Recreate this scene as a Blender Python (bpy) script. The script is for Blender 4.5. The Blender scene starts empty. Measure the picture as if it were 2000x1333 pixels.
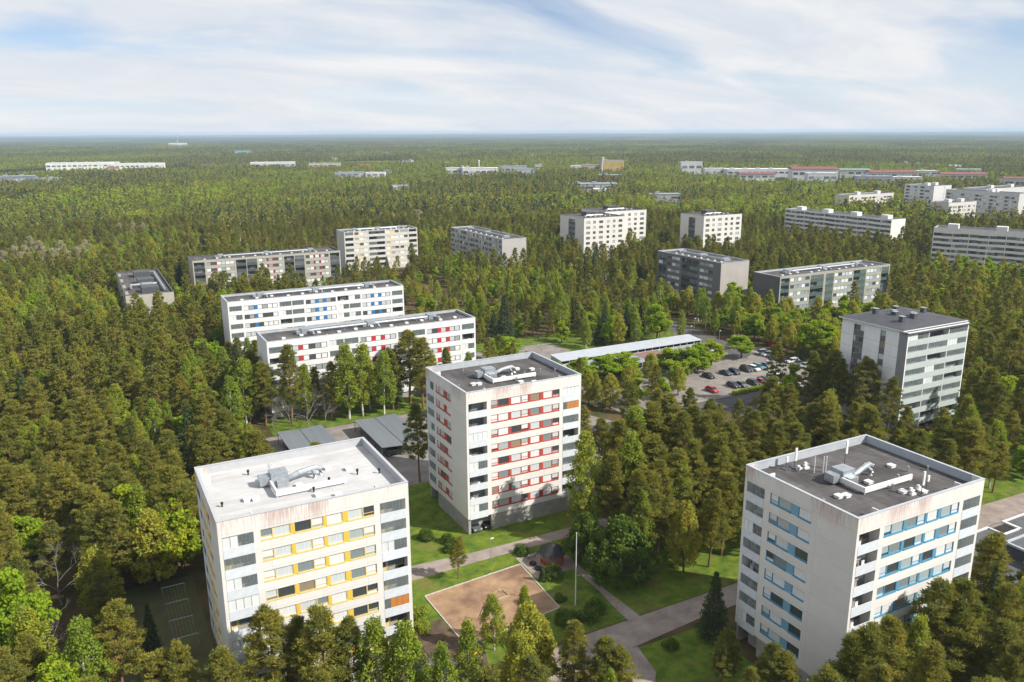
import bpy, math, random
import numpy as np
from mathutils import Vector, Matrix

# ------------------------------------------------------------------ camera, sky, sun, exposure
SC = bpy.context.scene
COL = SC.collection
PITCH, ROLL, HEAD, CAMH = math.radians(14.3372), math.radians(-0.25434), math.radians(28.0104), 70.0
cd = bpy.data.cameras.new('camera'); cam = bpy.data.objects.new('camera', cd); COL.objects.link(cam)
cd.sensor_width = 36.0; cd.lens = 36.0 * 1599.68 / 2000.0; cd.clip_start = 1.0; cd.clip_end = 80000.0
Fv = Vector((math.sin(HEAD) * math.cos(PITCH), math.cos(HEAD) * math.cos(PITCH), -math.sin(PITCH)))
Rv = Vector((math.cos(HEAD), -math.sin(HEAD), 0)); Uv = Rv.cross(Fv)
R2 = Rv * math.cos(ROLL) + Uv * math.sin(ROLL); U2 = -Rv * math.sin(ROLL) + Uv * math.cos(ROLL)
cam.matrix_world = Matrix(((R2.x, U2.x, -Fv.x, 0), (R2.y, U2.y, -Fv.y, 0), (R2.z, U2.z, -Fv.z, CAMH), (0, 0, 0, 1)))
SC.camera = cam

SUN_EL, SUN_AZ = math.radians(39), math.radians(136)      # azimuth clockwise from +Y
sdir = Vector((math.sin(SUN_AZ) * math.cos(SUN_EL), math.cos(SUN_AZ) * math.cos(SUN_EL), math.sin(SUN_EL)))
W = bpy.data.worlds.new('World'); SC.world = W; W.use_nodes = True
nt = W.node_tree; nt.nodes.clear()
def N(t, tree=None, **kw):
    n = (tree or nt).nodes.new(t)
    for k, v in kw.items(): setattr(n, k, v)
    return n
def lk(a, b, tree=None): (tree or nt).links.new(a, b)
out = N('ShaderNodeOutputWorld'); bg = N('ShaderNodeBackground'); bg.inputs['Strength'].default_value = 0.088
sky = N('ShaderNodeTexSky', sky_type='NISHITA', sun_disc=False)
sky.sun_elevation = SUN_EL; sky.sun_rotation = SUN_AZ; sky.altitude = 80; sky.air_density = 0.7; sky.dust_density = 0.0; sky.ozone_density = 4.0
tc = N('ShaderNodeTexCoord'); sep = N('ShaderNodeSeparateXYZ'); lk(tc.outputs['Generated'], sep.inputs[0])
zc = N('ShaderNodeMath', operation='MAXIMUM'); lk(sep.outputs['Z'], zc.inputs[0]); zc.inputs[1].default_value = 0.0
za = N('ShaderNodeMath', operation='ADD'); lk(zc.outputs[0], za.inputs[0]); za.inputs[1].default_value = 0.22
dv = N('ShaderNodeVectorMath', operation='DIVIDE'); lk(tc.outputs['Generated'], dv.inputs[0])
cb = N('ShaderNodeCombineXYZ'); [lk(za.outputs[0], cb.inputs[i]) for i in range(3)]; lk(cb.outputs[0], dv.inputs[1])
mp = N('ShaderNodeMapping'); lk(dv.outputs[0], mp.inputs['Vector'])
mp.inputs['Rotation'].default_value = (0, 0, math.radians(-52)); mp.inputs['Scale'].default_value = (0.8, 1.7, 0.0); mp.inputs['Location'].default_value = (3.1, 1.7, 0)
n1 = N('ShaderNodeTexNoise'); lk(mp.outputs[0], n1.inputs['Vector']); n1.inputs['Scale'].default_value = 1.0; n1.inputs['Detail'].default_value = 12; n1.inputs['Roughness'].default_value = 0.5; n1.inputs['Distortion'].default_value = 0.7
r1 = N('ShaderNodeValToRGB'); lk(n1.outputs['Fac'], r1.inputs[0]); r1.color_ramp.elements[0].position = 0.24; r1.color_ramp.elements[1].position = 0.52
n2 = N('ShaderNodeTexNoise'); lk(mp.outputs[0], n2.inputs['Vector']); n2.inputs['Scale'].default_value = 1.5; n2.inputs['Detail'].default_value = 10; n2.inputs['Roughness'].default_value = 0.6; n2.inputs['Distortion'].default_value = 0.6
r2 = N('ShaderNodeValToRGB'); lk(n2.outputs['Fac'], r2.inputs[0]); r2.color_ramp.elements[0].position = 0.35; r2.color_ramp.elements[1].position = 0.68
r2.color_ramp.elements[0].color = (5.9, 6.35, 7.0, 1); r2.color_ramp.elements[1].color = (7.5, 7.5, 7.55, 1)
mx = N('ShaderNodeMixRGB'); mul = N('ShaderNodeMath', operation='MULTIPLY'); mul.inputs[1].default_value = 0.98
hzr = N('ShaderNodeMapRange'); lk(zc.outputs[0], hzr.inputs[0]); hzr.inputs[1].default_value = 0.0; hzr.inputs[2].default_value = 0.14; hzr.inputs[3].default_value = 1.0; hzr.inputs[4].default_value = 0.0
mxx = N('ShaderNodeMath', operation='MAXIMUM'); lk(r1.outputs['Color'], mxx.inputs[0]); lk(hzr.outputs[0], mxx.inputs[1])
lk(mxx.outputs[0], mul.inputs[0]); lk(mul.outputs[0], mx.inputs[0]); lk(sky.outputs[0], mx.inputs[1]); lk(r2.outputs['Color'], mx.inputs[2])
lk(mx.outputs[0], bg.inputs['Color']); lk(bg.outputs[0], out.inputs['Surface'])

sl = bpy.data.lights.new('sun', 'SUN'); sl.energy = 5.0; sl.angle = math.radians(0.6); sl.color = (1.0, 0.945, 0.86)
so = bpy.data.objects.new('sun', sl); COL.objects.link(so); so.rotation_euler = sdir.to_track_quat('Z', 'Y').to_euler(); so.location = sdir * 200
vs = SC.view_settings; vs.view_transform = 'Standard'; vs.look = 'None'; vs.exposure = 0.46; vs.gamma = 1.0; vs.use_curve_mapping = False
SC.cycles.max_bounces = 5; SC.cycles.diffuse_bounces = 3; SC.cycles.glossy_bounces = 2; SC.cycles.transmission_bounces = 3; SC.cycles.volume_bounces = 0
SC.cycles.transparent_max_bounces = 6
SC.cycles.use_denoising = True; SC.cycles.use_adaptive_sampling = True; SC.cycles.adaptive_threshold = 0.02
SC.cycles.caustics_reflective = False; SC.cycles.caustics_refractive = False

RNG = random.Random(7); NR = np.random.default_rng(11)

# ------------------------------------------------------------------ materials
MATS = {}
def mat(name, c1, c2=None, rough=0.8, scale=1.0, metal=0.0, spec=0.3, detail=4, stretch=(1, 1, 1), bump=0.0, lo=0.35, hi=0.65, rnd=0.0, coat=0.0, world=False):
    """noise-mixed principled material; rnd = brightness spread between objects"""
    if name in MATS: return MATS[name]
    m = bpy.data.materials.new(name); m.use_nodes = True; t = m.node_tree; b = t.nodes['Principled BSDF']
    b.inputs['Roughness'].default_value = rough; b.inputs['Metallic'].default_value = metal; b.inputs['Specular IOR Level'].default_value = spec
    b.inputs['Coat Weight'].default_value = coat
    c2 = c2 or tuple(x * 0.8 for x in c1)
    tcn = N('ShaderNodeTexCoord', t); mpn = N('ShaderNodeMapping', t); mpn.inputs['Scale'].default_value = stretch
    if world:
        g = N('ShaderNodeNewGeometry', t); lk(g.outputs['Position'], mpn.inputs['Vector'], t)
    else: lk(tcn.outputs['Object'], mpn.inputs['Vector'], t)
    nz = N('ShaderNodeTexNoise', t); lk(mpn.outputs[0], nz.inputs['Vector'], t); nz.inputs['Scale'].default_value = scale; nz.inputs['Detail'].default_value = detail; nz.inputs['Roughness'].default_value = 0.65
    rp = N('ShaderNodeValToRGB', t); lk(nz.outputs['Fac'], rp.inputs[0], t)
    rp.color_ramp.elements[0].position = lo; rp.color_ramp.elements[1].position = hi
    rp.color_ramp.elements[0].color = (*c2, 1); rp.color_ramp.elements[1].color = (*c1, 1)
    src = rp.outputs['Color']
    if rnd > 0:
        oi = N('ShaderNodeObjectInfo', t); mr = N('ShaderNodeMapRange', t); lk(oi.outputs['Random'], mr.inputs[0], t)
        mr.inputs[3].default_value = 1 - rnd; mr.inputs[4].default_value = 1 + rnd
        vm = N('ShaderNodeVectorMath', t, operation='SCALE'); lk(src, vm.inputs[0], t); lk(mr.outputs[0], vm.inputs['Scale'], t); src = vm.outputs[0]
    lk(src, b.inputs['Base Color'], t)
    if bump > 0:
        bn = N('ShaderNodeBump', t); bn.inputs['Strength'].default_value = bump; bn.inputs['Distance'].default_value = 0.05
        lk(nz.outputs['Fac'], bn.inputs['Height'], t); lk(bn.outputs[0], b.inputs['Normal'], t)
    MATS[name] = m; return m

def leafmat(name, c1, c2, c3, trans=0.35):
    """foliage: per-object hue between c1 and c2, clump noise towards c3"""
    if name in MATS: return MATS[name]
    m = bpy.data.materials.new(name); m.use_nodes = True; t = m.node_tree; t.nodes.clear()
    o = N('ShaderNodeOutputMaterial', t); d = N('ShaderNodeBsdfDiffuse', t); tr = N('ShaderNodeBsdfTranslucent', t); mxs = N('ShaderNodeMixShader', t); mxs.inputs[0].default_value = trans
    oi = N('ShaderNodeObjectInfo', t); m1 = N('ShaderNodeMixRGB', t); lk(oi.outputs['Random'], m1.inputs[0], t); m1.inputs[1].default_value = (*c1, 1); m1.inputs[2].default_value = (*c2, 1)
    g = N('ShaderNodeNewGeometry', t); nz = N('ShaderNodeTexNoise', t); lk(g.outputs['Position'], nz.inputs['Vector'], t); nz.inputs['Scale'].default_value = 0.55; nz.inputs['Detail'].default_value = 3
    rp = N('ShaderNodeValToRGB', t); lk(nz.outputs['Fac'], rp.inputs[0], t); rp.color_ramp.elements[0].position = 0.42; rp.color_ramp.elements[1].position = 0.68
    m2 = N('ShaderNodeMixRGB', t); lk(rp.outputs['Color'], m2.inputs[0], t); lk(m1.outputs[0], m2.inputs[1], t); m2.inputs[2].default_value = (*c3, 1)
    lk(m2.outputs[0], d.inputs[0], t); lk(m2.outputs[0], tr.inputs[0], t); lk(d.outputs[0], mxs.inputs[1], t); lk(tr.outputs[0], mxs.inputs[2], t); lk(mxs.outputs[0], o.inputs[0], t)
    MATS[name] = m; return m

def panemat(name, stops):
    """window glass over blinds, curtains or a dark room; each pane picks one by its own random"""
    if name in MATS: return MATS[name]
    m = bpy.data.materials.new(name); m.use_nodes = True; t = m.node_tree; b = t.nodes['Principled BSDF']
    oi = N('ShaderNodeObjectInfo', t); rp = N('ShaderNodeValToRGB', t); rp.color_ramp.interpolation = 'CONSTANT'
    els = rp.color_ramp.elements
    els[0].position = 0; els[0].color = (*stops[0][1], 1); els[1].position = stops[1][0]; els[1].color = (*stops[1][1], 1)
    for p, c in stops[2:]:
        e = els.new(p); e.color = (*c, 1)
    lk(oi.outputs['Random'], rp.inputs[0], t)
    tcn = N('ShaderNodeTexCoord', t); wv = N('ShaderNodeTexNoise', t); mpn = N('ShaderNodeMapping', t); mpn.inputs['Scale'].default_value = (7, 1, 0.25)
    lk(tcn.outputs['Object'], mpn.inputs[0], t); lk(mpn.outputs[0], wv.inputs['Vector'], t); wv.inputs['Scale'].default_value = 1.2
    mr = N('ShaderNodeMapRange', t); lk(wv.outputs['Fac'], mr.inputs[0], t); mr.inputs[1].default_value = 0.3; mr.inputs[2].default_value = 0.7; mr.inputs[3].default_value = 0.90; mr.inputs[4].default_value = 1.04
    vm = N('ShaderNodeVectorMath', t, operation='SCALE'); lk(rp.outputs['Color'], vm.inputs[0], t); lk(mr.outputs[0], vm.inputs['Scale'], t)
    lk(vm.outputs[0], b.inputs['Base Color'], t); b.inputs['Roughness'].default_value = 0.45; b.inputs['Coat Weight'].default_value = 0.8; b.inputs['Coat Roughness'].default_value = 0.03
    MATS[name] = m; return m

def wallmat(name, c, top, stain):
    """painted concrete with faint panel variation and rusty-pink runs below the roof edge (height top)"""
    m = bpy.data.materials.new(name); m.use_nodes = True; t = m.node_tree; b = t.nodes['Principled BSDF']; b.inputs['Roughness'].default_value = 0.85; b.inputs['Specular IOR Level'].default_value = 0.2
    tcn = N('ShaderNodeTexCoord', t); nz = N('ShaderNodeTexNoise', t); lk(tcn.outputs['Object'], nz.inputs['Vector'], t); nz.inputs['Scale'].default_value = 0.5; nz.inputs['Detail'].default_value = 7; nz.inputs['Roughness'].default_value = 0.7
    rp = N('ShaderNodeValToRGB', t); lk(nz.outputs['Fac'], rp.inputs[0], t); rp.color_ramp.elements[0].position = 0.3; rp.color_ramp.elements[1].position = 0.7
    rp.color_ramp.elements[0].color = (*[x * 0.93 for x in c], 1); rp.color_ramp.elements[1].color = (*c, 1)
    mpn = N('ShaderNodeMapping', t); lk(tcn.outputs['Object'], mpn.inputs[0], t); mpn.inputs['Scale'].default_value = (5.5, 5.5, 0.35)
    n2_ = N('ShaderNodeTexNoise', t); lk(mpn.outputs[0], n2_.inputs['Vector'], t); n2_.inputs['Scale'].default_value = 1.0; n2_.inputs['Detail'].default_value = 5
    mp3 = N('ShaderNodeMapping', t); lk(tcn.outputs['Object'], mp3.inputs[0], t); mp3.inputs['Scale'].default_value = (0.28, 0.28, 0.02)
    n3_ = N('ShaderNodeTexNoise', t); lk(mp3.outputs[0], n3_.inputs['Vector'], t); n3_.inputs['Scale'].default_value = 1.0
    ad = N('ShaderNodeMath', t, operation='ADD'); lk(n2_.outputs['Fac'], ad.inputs[0], t); lk(n3_.outputs['Fac'], ad.inputs[1], t)
    sr = N('ShaderNodeMapRange', t); lk(ad.outputs[0], sr.inputs[0], t); sr.inputs[1].default_value = 0.98; sr.inputs[2].default_value = 1.25
    sx = N('ShaderNodeSeparateXYZ', t); lk(tcn.outputs['Object'], sx.inputs[0], t)
    zr = N('ShaderNodeMapRange', t); lk(sx.outputs['Z'], zr.inputs[0], t); zr.inputs[1].default_value = top - 2.6; zr.inputs[2].default_value = top - 0.7
    ml = N('ShaderNodeMath', t, operation='MULTIPLY'); lk(sr.outputs[0], ml.inputs[0], t); lk(zr.outputs[0], ml.inputs[1], t)
    m3 = N('ShaderNodeMath', t, operation='MULTIPLY'); lk(ml.outputs[0], m3.inputs[0], t); m3.inputs[1].default_value = stain
    mm = N('ShaderNodeMixRGB', t); lk(m3.outputs[0], mm.inputs[0], t); lk(rp.outputs[0], mm.inputs[1], t); mm.inputs[2].default_value = (0.40, 0.235, 0.20, 1)
    sm = N('ShaderNodeMath', t, operation='ADD'); lk(sx.outputs['X'], sm.inputs[0], t); lk(sx.outputs['Y'], sm.inputs[1], t); zz = N('ShaderNodeMath', t, operation='ADD'); lk(sx.outputs['Z'], zz.inputs[0], t); zz.inputs[1].default_value = -3.2
    cv = N('ShaderNodeCombineXYZ', t); lk(sm.outputs[0], cv.inputs[0], t); lk(zz.outputs[0], cv.inputs[1], t); bk = N('ShaderNodeTexBrick', t, offset=0.0); lk(cv.outputs[0], bk.inputs['Vector'], t)
    bk.inputs['Scale'].default_value = 1; bk.inputs['Brick Width'].default_value = 5.85; bk.inputs['Row Height'].default_value = 2.72; bk.inputs['Mortar Size'].default_value = 0.025; bk.inputs['Mortar Smooth'].default_value = 0.2
    bk.inputs['Color1'].default_value = (1, 1, 1, 1); bk.inputs['Color2'].default_value = (.95, .95, .945, 1); bk.inputs['Mortar'].default_value = (.78, .77, .76, 1)
    mj = N('ShaderNodeMixRGB', t, blend_type='MULTIPLY'); mj.inputs[0].default_value = 1; lk(mm.outputs[0], mj.inputs[1], t); lk(bk.outputs[0], mj.inputs[2], t)
    lk(mj.outputs[0], b.inputs['Base Color'], t)
    MATS[name] = m; return m

M_BIT = mat('roof_bitumen', (0.135, 0.125, 0.123), (0.065, 0.061, 0.061), 0.9, 0.45, detail=9, stretch=(1, 0.35, 1), bump=0.2)
M_ROOFW = mat('roof_white', (0.54, 0.535, 0.53), (0.47, 0.465, 0.46), 0.7, 1.2, stretch=(0.5, 1.5, 1), detail=5)
M_CAP = mat('parapet_sheet', (0.43, 0.46, 0.49), (0.37, 0.40, 0.44), 0.5, 0.8, spec=0.4)
M_CAPD = mat('roof_edge_dark', (0.11, 0.115, 0.12), (0.08, 0.085, 0.09), 0.6, 1)
M_GALV = mat('galvanised', (0.46, 0.50, 0.53), (0.33, 0.36, 0.39), 0.4, 2.0, metal=0.55, spec=0.5)
M_WHITE = mat('white_metal', (0.72, 0.72, 0.71), (0.62, 0.62, 0.62), 0.55, 1.5)
M_BLACK = mat('black_metal', (0.025, 0.025, 0.028), (0.015, 0.015, 0.016), 0.5, 2)
M_DARKST = mat('dark_steel', (0.09, 0.095, 0.10), (0.06, 0.065, 0.07), 0.55, 2)
M_PARAP = mat('balcony_sheet', (0.62, 0.66, 0.70), (0.54, 0.58, 0.62), 0.6, 1.2, rnd=0.06)
M_PLINTH = mat('plinth_concrete', (0.36, 0.34, 0.32), (0.28, 0.265, 0.25), 0.9, 0.8)
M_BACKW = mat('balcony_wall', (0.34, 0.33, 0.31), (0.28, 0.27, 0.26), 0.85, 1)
M_PANE = panemat('pane', [(0, (0.70, 0.71, 0.71)), (0.34, (0.55, 0.59, 0.60)), (0.52, (0.36, 0.42, 0.42)), (0.68, (0.20, 0.24, 0.25)), (0.80, (0.05, 0.06, 0.065)), (0.93, (0.27, 0.22, 0.15))])
M_PANEL = panemat('pane_lamella', [(0, (0.72, 0.73, 0.74)), (0.45, (0.52, 0.54, 0.55)), (0.66, (0.30, 0.33, 0.34)), (0.82, (0.06, 0.07, 0.08))])
M_PANED = panemat('pane_dark', [(0, (0.05, 0.065, 0.07)), (0.35, (0.11, 0.14, 0.15)), (0.65, (0.20, 0.24, 0.25)), (0.85, (0.42, 0.45, 0.45))])
M_CURT = mat('curtain_white', (0.70, 0.72, 0.72), (0.55, 0.58, 0.58), 0.7, 1.0, stretch=(6, 6, 0.1), rnd=0.08)
def glassmat():
    m = bpy.data.materials.new('balcony_glass'); m.use_nodes = True; b = m.node_tree.nodes['Principled BSDF']; b.inputs['Base Color'].default_value = (0.34, 0.40, 0.41, 1); b.inputs['Roughness'].default_value = 0.04; b.inputs['Alpha'].default_value = 0.2; b.inputs['Coat Weight'].default_value = 0.6; b.inputs['Coat Roughness'].default_value = 0.02
    return m
M_GLASS = glassmat()
M_MINT = mat('mint_glass', (0.50, 0.565, 0.555), (0.45, 0.515, 0.505), 0.12, 0.7, spec=0.6, coat=0.6)
M_ORANGE = mat('orange_board', (0.50, 0.20, 0.045), (0.42, 0.16, 0.035), 0.6, 1, stretch=(5, 5, .2))
FR = {'yellow': mat('frame_yellow', (0.66, 0.52, 0.22), (0.60, 0.47, 0.19), 0.55, 2), 'red': mat('frame_red', (0.46, 0.085, 0.06), (0.38, 0.07, 0.05), 0.55, 2),
      'blue': mat('frame_blue', (0.09, 0.28, 0.42), (0.075, 0.24, 0.37), 0.55, 2), 'grey': mat('frame_grey', (0.10, 0.105, 0.11), (0.08, 0.085, 0.09), 0.55, 2),
      'white': M_WHITE, 'brown': mat('frame_brown', (0.13, 0.10, 0.085), (0.10, 0.08, 0.07), 0.6, 2)}
PAN = {'brick': mat('panel_brick', (0.42, 0.075, 0.055), (0.36, 0.065, 0.048), .55, 1), 'teal': mat('panel_teal', (0.10, 0.28, 0.41), (0.085, 0.245, 0.36), .55, 1), 'yellow': mat('panel_yellow', (0.72, 0.48, 0.07), (0.66, 0.44, 0.06), 0.55, 1), 'red': mat('panel_red', (0.47, 0.035, 0.05), (0.42, 0.03, 0.045), 0.5, 1),
       'blue': mat('panel_blue', (0.03, 0.17, 0.42), (0.03, 0.15, 0.37), 0.5, 1), 'lightblue': mat('panel_lightblue', (0.18, 0.36, 0.50), (0.16, 0.33, 0.46), 0.5, 1),
       'darkred': mat('panel_darkred', (0.26, 0.025, 0.035), (0.22, 0.02, 0.03), 0.5, 1), 'taupe': mat('panel_taupe', (0.17, 0.155, 0.15), (0.14, 0.13, 0.125), 0.7, 1)}
M_ASPH = mat('asphalt', (0.115, 0.105, 0.105), (0.075, 0.07, 0.072), 0.9, 0.35, detail=8, world=True)
M_GRAV = mat('gravel_path', (0.33, 0.275, 0.24), (0.21, 0.17, 0.15), 0.95, 0.35, detail=12, world=True)
M_LOT = mat('lot_surface', (0.27, 0.24, 0.215), (0.165, 0.148, 0.135), 0.95, 0.3, detail=11, world=True)
M_SAND = mat('playground_sand', (0.38, 0.25, 0.145), (0.17, 0.10, 0.065), 0.95, 0.22, detail=10, world=True)
def lawnmat():
    m = mat('lawn', (0.15, 0.20, 0.022), (0.05, 0.095, 0.014), 0.95, 0.45, detail=12, world=True, spec=0.1); t = m.node_tree
    rp = [n for n in t.nodes if n.type == 'VALTORGB'][0]; b = t.nodes['Principled BSDF']; g = N('ShaderNodeNewGeometry', t)
    nz = N('ShaderNodeTexNoise', t); lk(g.outputs['Position'], nz.inputs['Vector'], t); nz.inputs['Scale'].default_value = 0.13; nz.inputs['Detail'].default_value = 12; nz.inputs['Roughness'].default_value = 0.72
    mr = N('ShaderNodeMapRange', t); lk(nz.outputs['Fac'], mr.inputs[0], t); mr.inputs[1].default_value = 0.53; mr.inputs[2].default_value = 0.68
    mx_ = N('ShaderNodeMixRGB', t); lk(mr.outputs[0], mx_.inputs[0], t); lk(rp.outputs[0], mx_.inputs[1], t); mx_.inputs[2].default_value = (0.17, 0.13, 0.055, 1); lk(mx_.outputs[0], b.inputs['Base Color'], t)
    return m
M_LAWN = lawnmat()
M_FLOOR = mat('forest_floor', (0.13, 0.085, 0.05), (0.055, 0.06, 0.022), 0.95, 0.16, detail=9, world=True, spec=0.1)
M_KERB = mat('kerb_stone', (0.50, 0.47, 0.43), (0.40, 0.37, 0.34), 0.9, 2)
M_LINE = mat('road_paint', (0.72, 0.72, 0.70), (0.58, 0.58, 0.56), 0.8, 3)
M_BARKP = mat('pine_bark', (0.30, 0.145, 0.07), (0.13, 0.085, 0.06), 0.95, 0.35, detail=5)
M_BARKB = mat('birch_bark', (0.60, 0.58, 0.54), (0.10, 0.09, 0.085), 0.9, 2.2, stretch=(0.6, 0.6, 2.5), lo=0.32, hi=0.45)
M_BARKD = mat('grey_bark', (0.30, 0.275, 0.25), (0.20, 0.18, 0.165), 0.95, 1)
M_BARK = mat('dark_bark', (0.12, 0.095, 0.075), (0.08, 0.062, 0.05), 0.95, 1)
L_PINE = leafmat('pine_needles', (0.215, 0.222, 0.042), (0.335, 0.30, 0.054), (0.165, 0.19, 0.05), 0.42)
L_BIRCH = leafmat('birch_leaves', (0.25, 0.33, 0.042), (0.37, 0.38, 0.05), (0.20, 0.28, 0.042), 0.45)
L_MAPLE = leafmat('maple_leaves', (0.29, 0.41, 0.03), (0.40, 0.45, 0.036), (0.22, 0.34, 0.03), 0.48)
L_LARCH = leafmat('pale_leaves', (0.37, 0.38, 0.05), (0.43, 0.38, 0.06), (0.31, 0.33, 0.055), 0.45)
L_SPRUCE = leafmat('spruce_needles', (0.075, 0.105, 0.045), (0.095, 0.125, 0.048), (0.06, 0.09, 0.045), 0.25)
L_DARK = leafmat('dark_leaves', (0.11, 0.17, 0.03), (0.15, 0.21, 0.034), (0.09, 0.15, 0.03), 0.42)
L_BLOOM = leafmat('pale_catkins', (0.40, 0.38, 0.22), (0.44, 0.39, 0.25), (0.30, 0.30, 0.14), 0.35)

def seams(m, w, l, dark):
    t = m.node_tree; b = t.nodes['Principled BSDF']; src = b.inputs['Base Color'].links[0].from_socket; tcn = N('ShaderNodeTexCoord', t)
    br = N('ShaderNodeTexBrick', t); lk(tcn.outputs['Object'], br.inputs['Vector'], t); br.inputs['Scale'].default_value = 1.0; br.inputs['Brick Width'].default_value = l; br.inputs['Row Height'].default_value = w; br.inputs['Mortar Size'].default_value = 0.03; br.inputs['Mortar Smooth'].default_value = 0.3
    br.inputs['Color1'].default_value = (1, 1, 1, 1); br.inputs['Color2'].default_value = (.88, .88, .88, 1); br.inputs['Mortar'].default_value = (dark, dark, dark, 1)
    nz = N('ShaderNodeTexNoise', t); lk(tcn.outputs['Object'], nz.inputs['Vector'], t); nz.inputs['Scale'].default_value = .16; nz.inputs['Detail'].default_value = 5
    mr = N('ShaderNodeMapRange', t); lk(nz.outputs['Fac'], mr.inputs[0], t); mr.inputs[1].default_value = .35; mr.inputs[2].default_value = .65; mr.inputs[3].default_value = 1 - 1.9 * (1 - dark) * .36; mr.inputs[4].default_value = 1 + .36 * (1 - dark)
    m1 = N('ShaderNodeMixRGB', t, blend_type='MULTIPLY'); m1.inputs[0].default_value = 1; lk(src, m1.inputs[1], t); lk(br.outputs[0], m1.inputs[2], t)
    v = N('ShaderNodeVectorMath', t, operation='SCALE'); lk(m1.outputs[0], v.inputs[0], t); lk(mr.outputs[0], v.inputs['Scale'], t); lk(v.outputs[0], b.inputs['Base Color'], t)
seams(M_BIT, 1.0, 7.0, .6); seams(M_ROOFW, 1.1, 30.0, .86)
# ------------------------------------------------------------------ mesh helpers
class MB:
    def __init__(s): s.v = []; s.f = []; s.m = []
    def box(s, x0, y0, z0, x1, y1, z1, mi=0):
        b = len(s.v); s.v += [(x0, y0, z0), (x1, y0, z0), (x1, y1, z0), (x0, y1, z0), (x0, y0, z1), (x1, y0, z1), (x1, y1, z1), (x0, y1, z1)]
        for q in ((0, 3, 2, 1), (4, 5, 6, 7), (0, 1, 5, 4), (1, 2, 6, 5), (2, 3, 7, 6), (3, 0, 4, 7)): s.f.append(tuple(b + i for i in q)); s.m.append(mi)
        return s
    def poly(s, pts, mi=0):
        b = len(s.v); s.v += [tuple(p) for p in pts]; s.f.append(tuple(range(b, b + len(pts)))); s.m.append(mi); return s
    def prism(s, pts, z0, z1, mi=0):
        n = len(pts); b = len(s.v); s.v += [(p[0], p[1], z0) for p in pts] + [(p[0], p[1], z1) for p in pts]
        s.f.append(tuple(b + i for i in reversed(range(n)))); s.m.append(mi); s.f.append(tuple(b + n + i for i in range(n))); s.m.append(mi)
        for i in range(n):
            j = (i + 1) % n; s.f.append((b + i, b + j, b + n + j, b + n + i)); s.m.append(mi)
        return s
    def tube(s, path, radii, seg=8, mi=0, caps=True):
        path = [Vector(p) for p in path]; n = len(path); b = len(s.v)
        if not hasattr(radii, '__len__'): radii = [radii] * n
        for i, p in enumerate(path):
            d = (path[min(i + 1, n - 1)] - path[max(i - 1, 0)]).normalized()
            a = d.orthogonal().normalized() if abs(d.z) > 0.95 else Vector((0, 0, 1)).cross(d).normalized()
            c = d.cross(a)
            for k in range(seg):
                w = 2 * math.pi * k / seg; s.v.append(tuple(p + (a * math.cos(w) + c * math.sin(w)) * radii[i]))
        for i in range(n - 1):
            for k in range(seg):
                k2 = (k + 1) % seg; s.f.append((b + i * seg + k, b + i * seg + k2, b + (i + 1) * seg + k2, b + (i + 1) * seg + k)); s.m.append(mi)
        if caps:
            s.f.append(tuple(b + k for k in reversed(range(seg)))); s.m.append(mi); s.f.append(tuple(b + (n - 1) * seg + k for k in range(seg))); s.m.append(mi)
        return s
    def cyl(s, x, y, z0, z1, r, r2=None, seg=12, mi=0): return s.tube([(x, y, z0), (x, y, z1)], [r, r if r2 is None else r2], seg, mi)
    def mesh(s, name, mats, smooth=False):
        me = bpy.data.meshes.new(name); me.from_pydata(s.v, [], s.f)
        for m in (mats if isinstance(mats, (list, tuple)) else [mats]): me.materials.append(m)
        if any(s.m): me.polygons.foreach_set('material_index', s.m)
        if smooth: me.polygons.foreach_set('use_smooth', [True] * len(me.polygons))
        me.update(); return me
    def build(s, name, mats, parent=None, loc=(0, 0, 0), rz=0.0, smooth=False): return ob(name, s.mesh(name, mats, smooth), parent, loc, rz)
def ob(name, data, parent=None, loc=(0, 0, 0), rz=0.0, sc=None):
    o = bpy.data.objects.new(name, data); COL.objects.link(o); o.location = loc; o.rotation_euler = (0, 0, rz)
    if sc is not None: o.scale = (sc, sc, sc) if not hasattr(sc, '__len__') else sc
    o.parent = parent; return o
def tag(o, label, cat, group=None):
    o['label'] = label; o['category'] = cat
    if group: o['group'] = group
    return o
def thing(name, label, cat, loc=(0, 0, 0), rz=0.0, group=None): return tag(ob(name, None, None, loc, rz), label, cat, group)
def struct(o): o['kind'] = 'structure'; return o
def sheet(name, pts, z, m): return struct(MB().poly([(x, y, z) for x, y in pts]).build(name, m))
def rect(x0, y0, x1, y1): return [(x0, y0), (x1, y0), (x1, y1), (x0, y1)]

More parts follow.
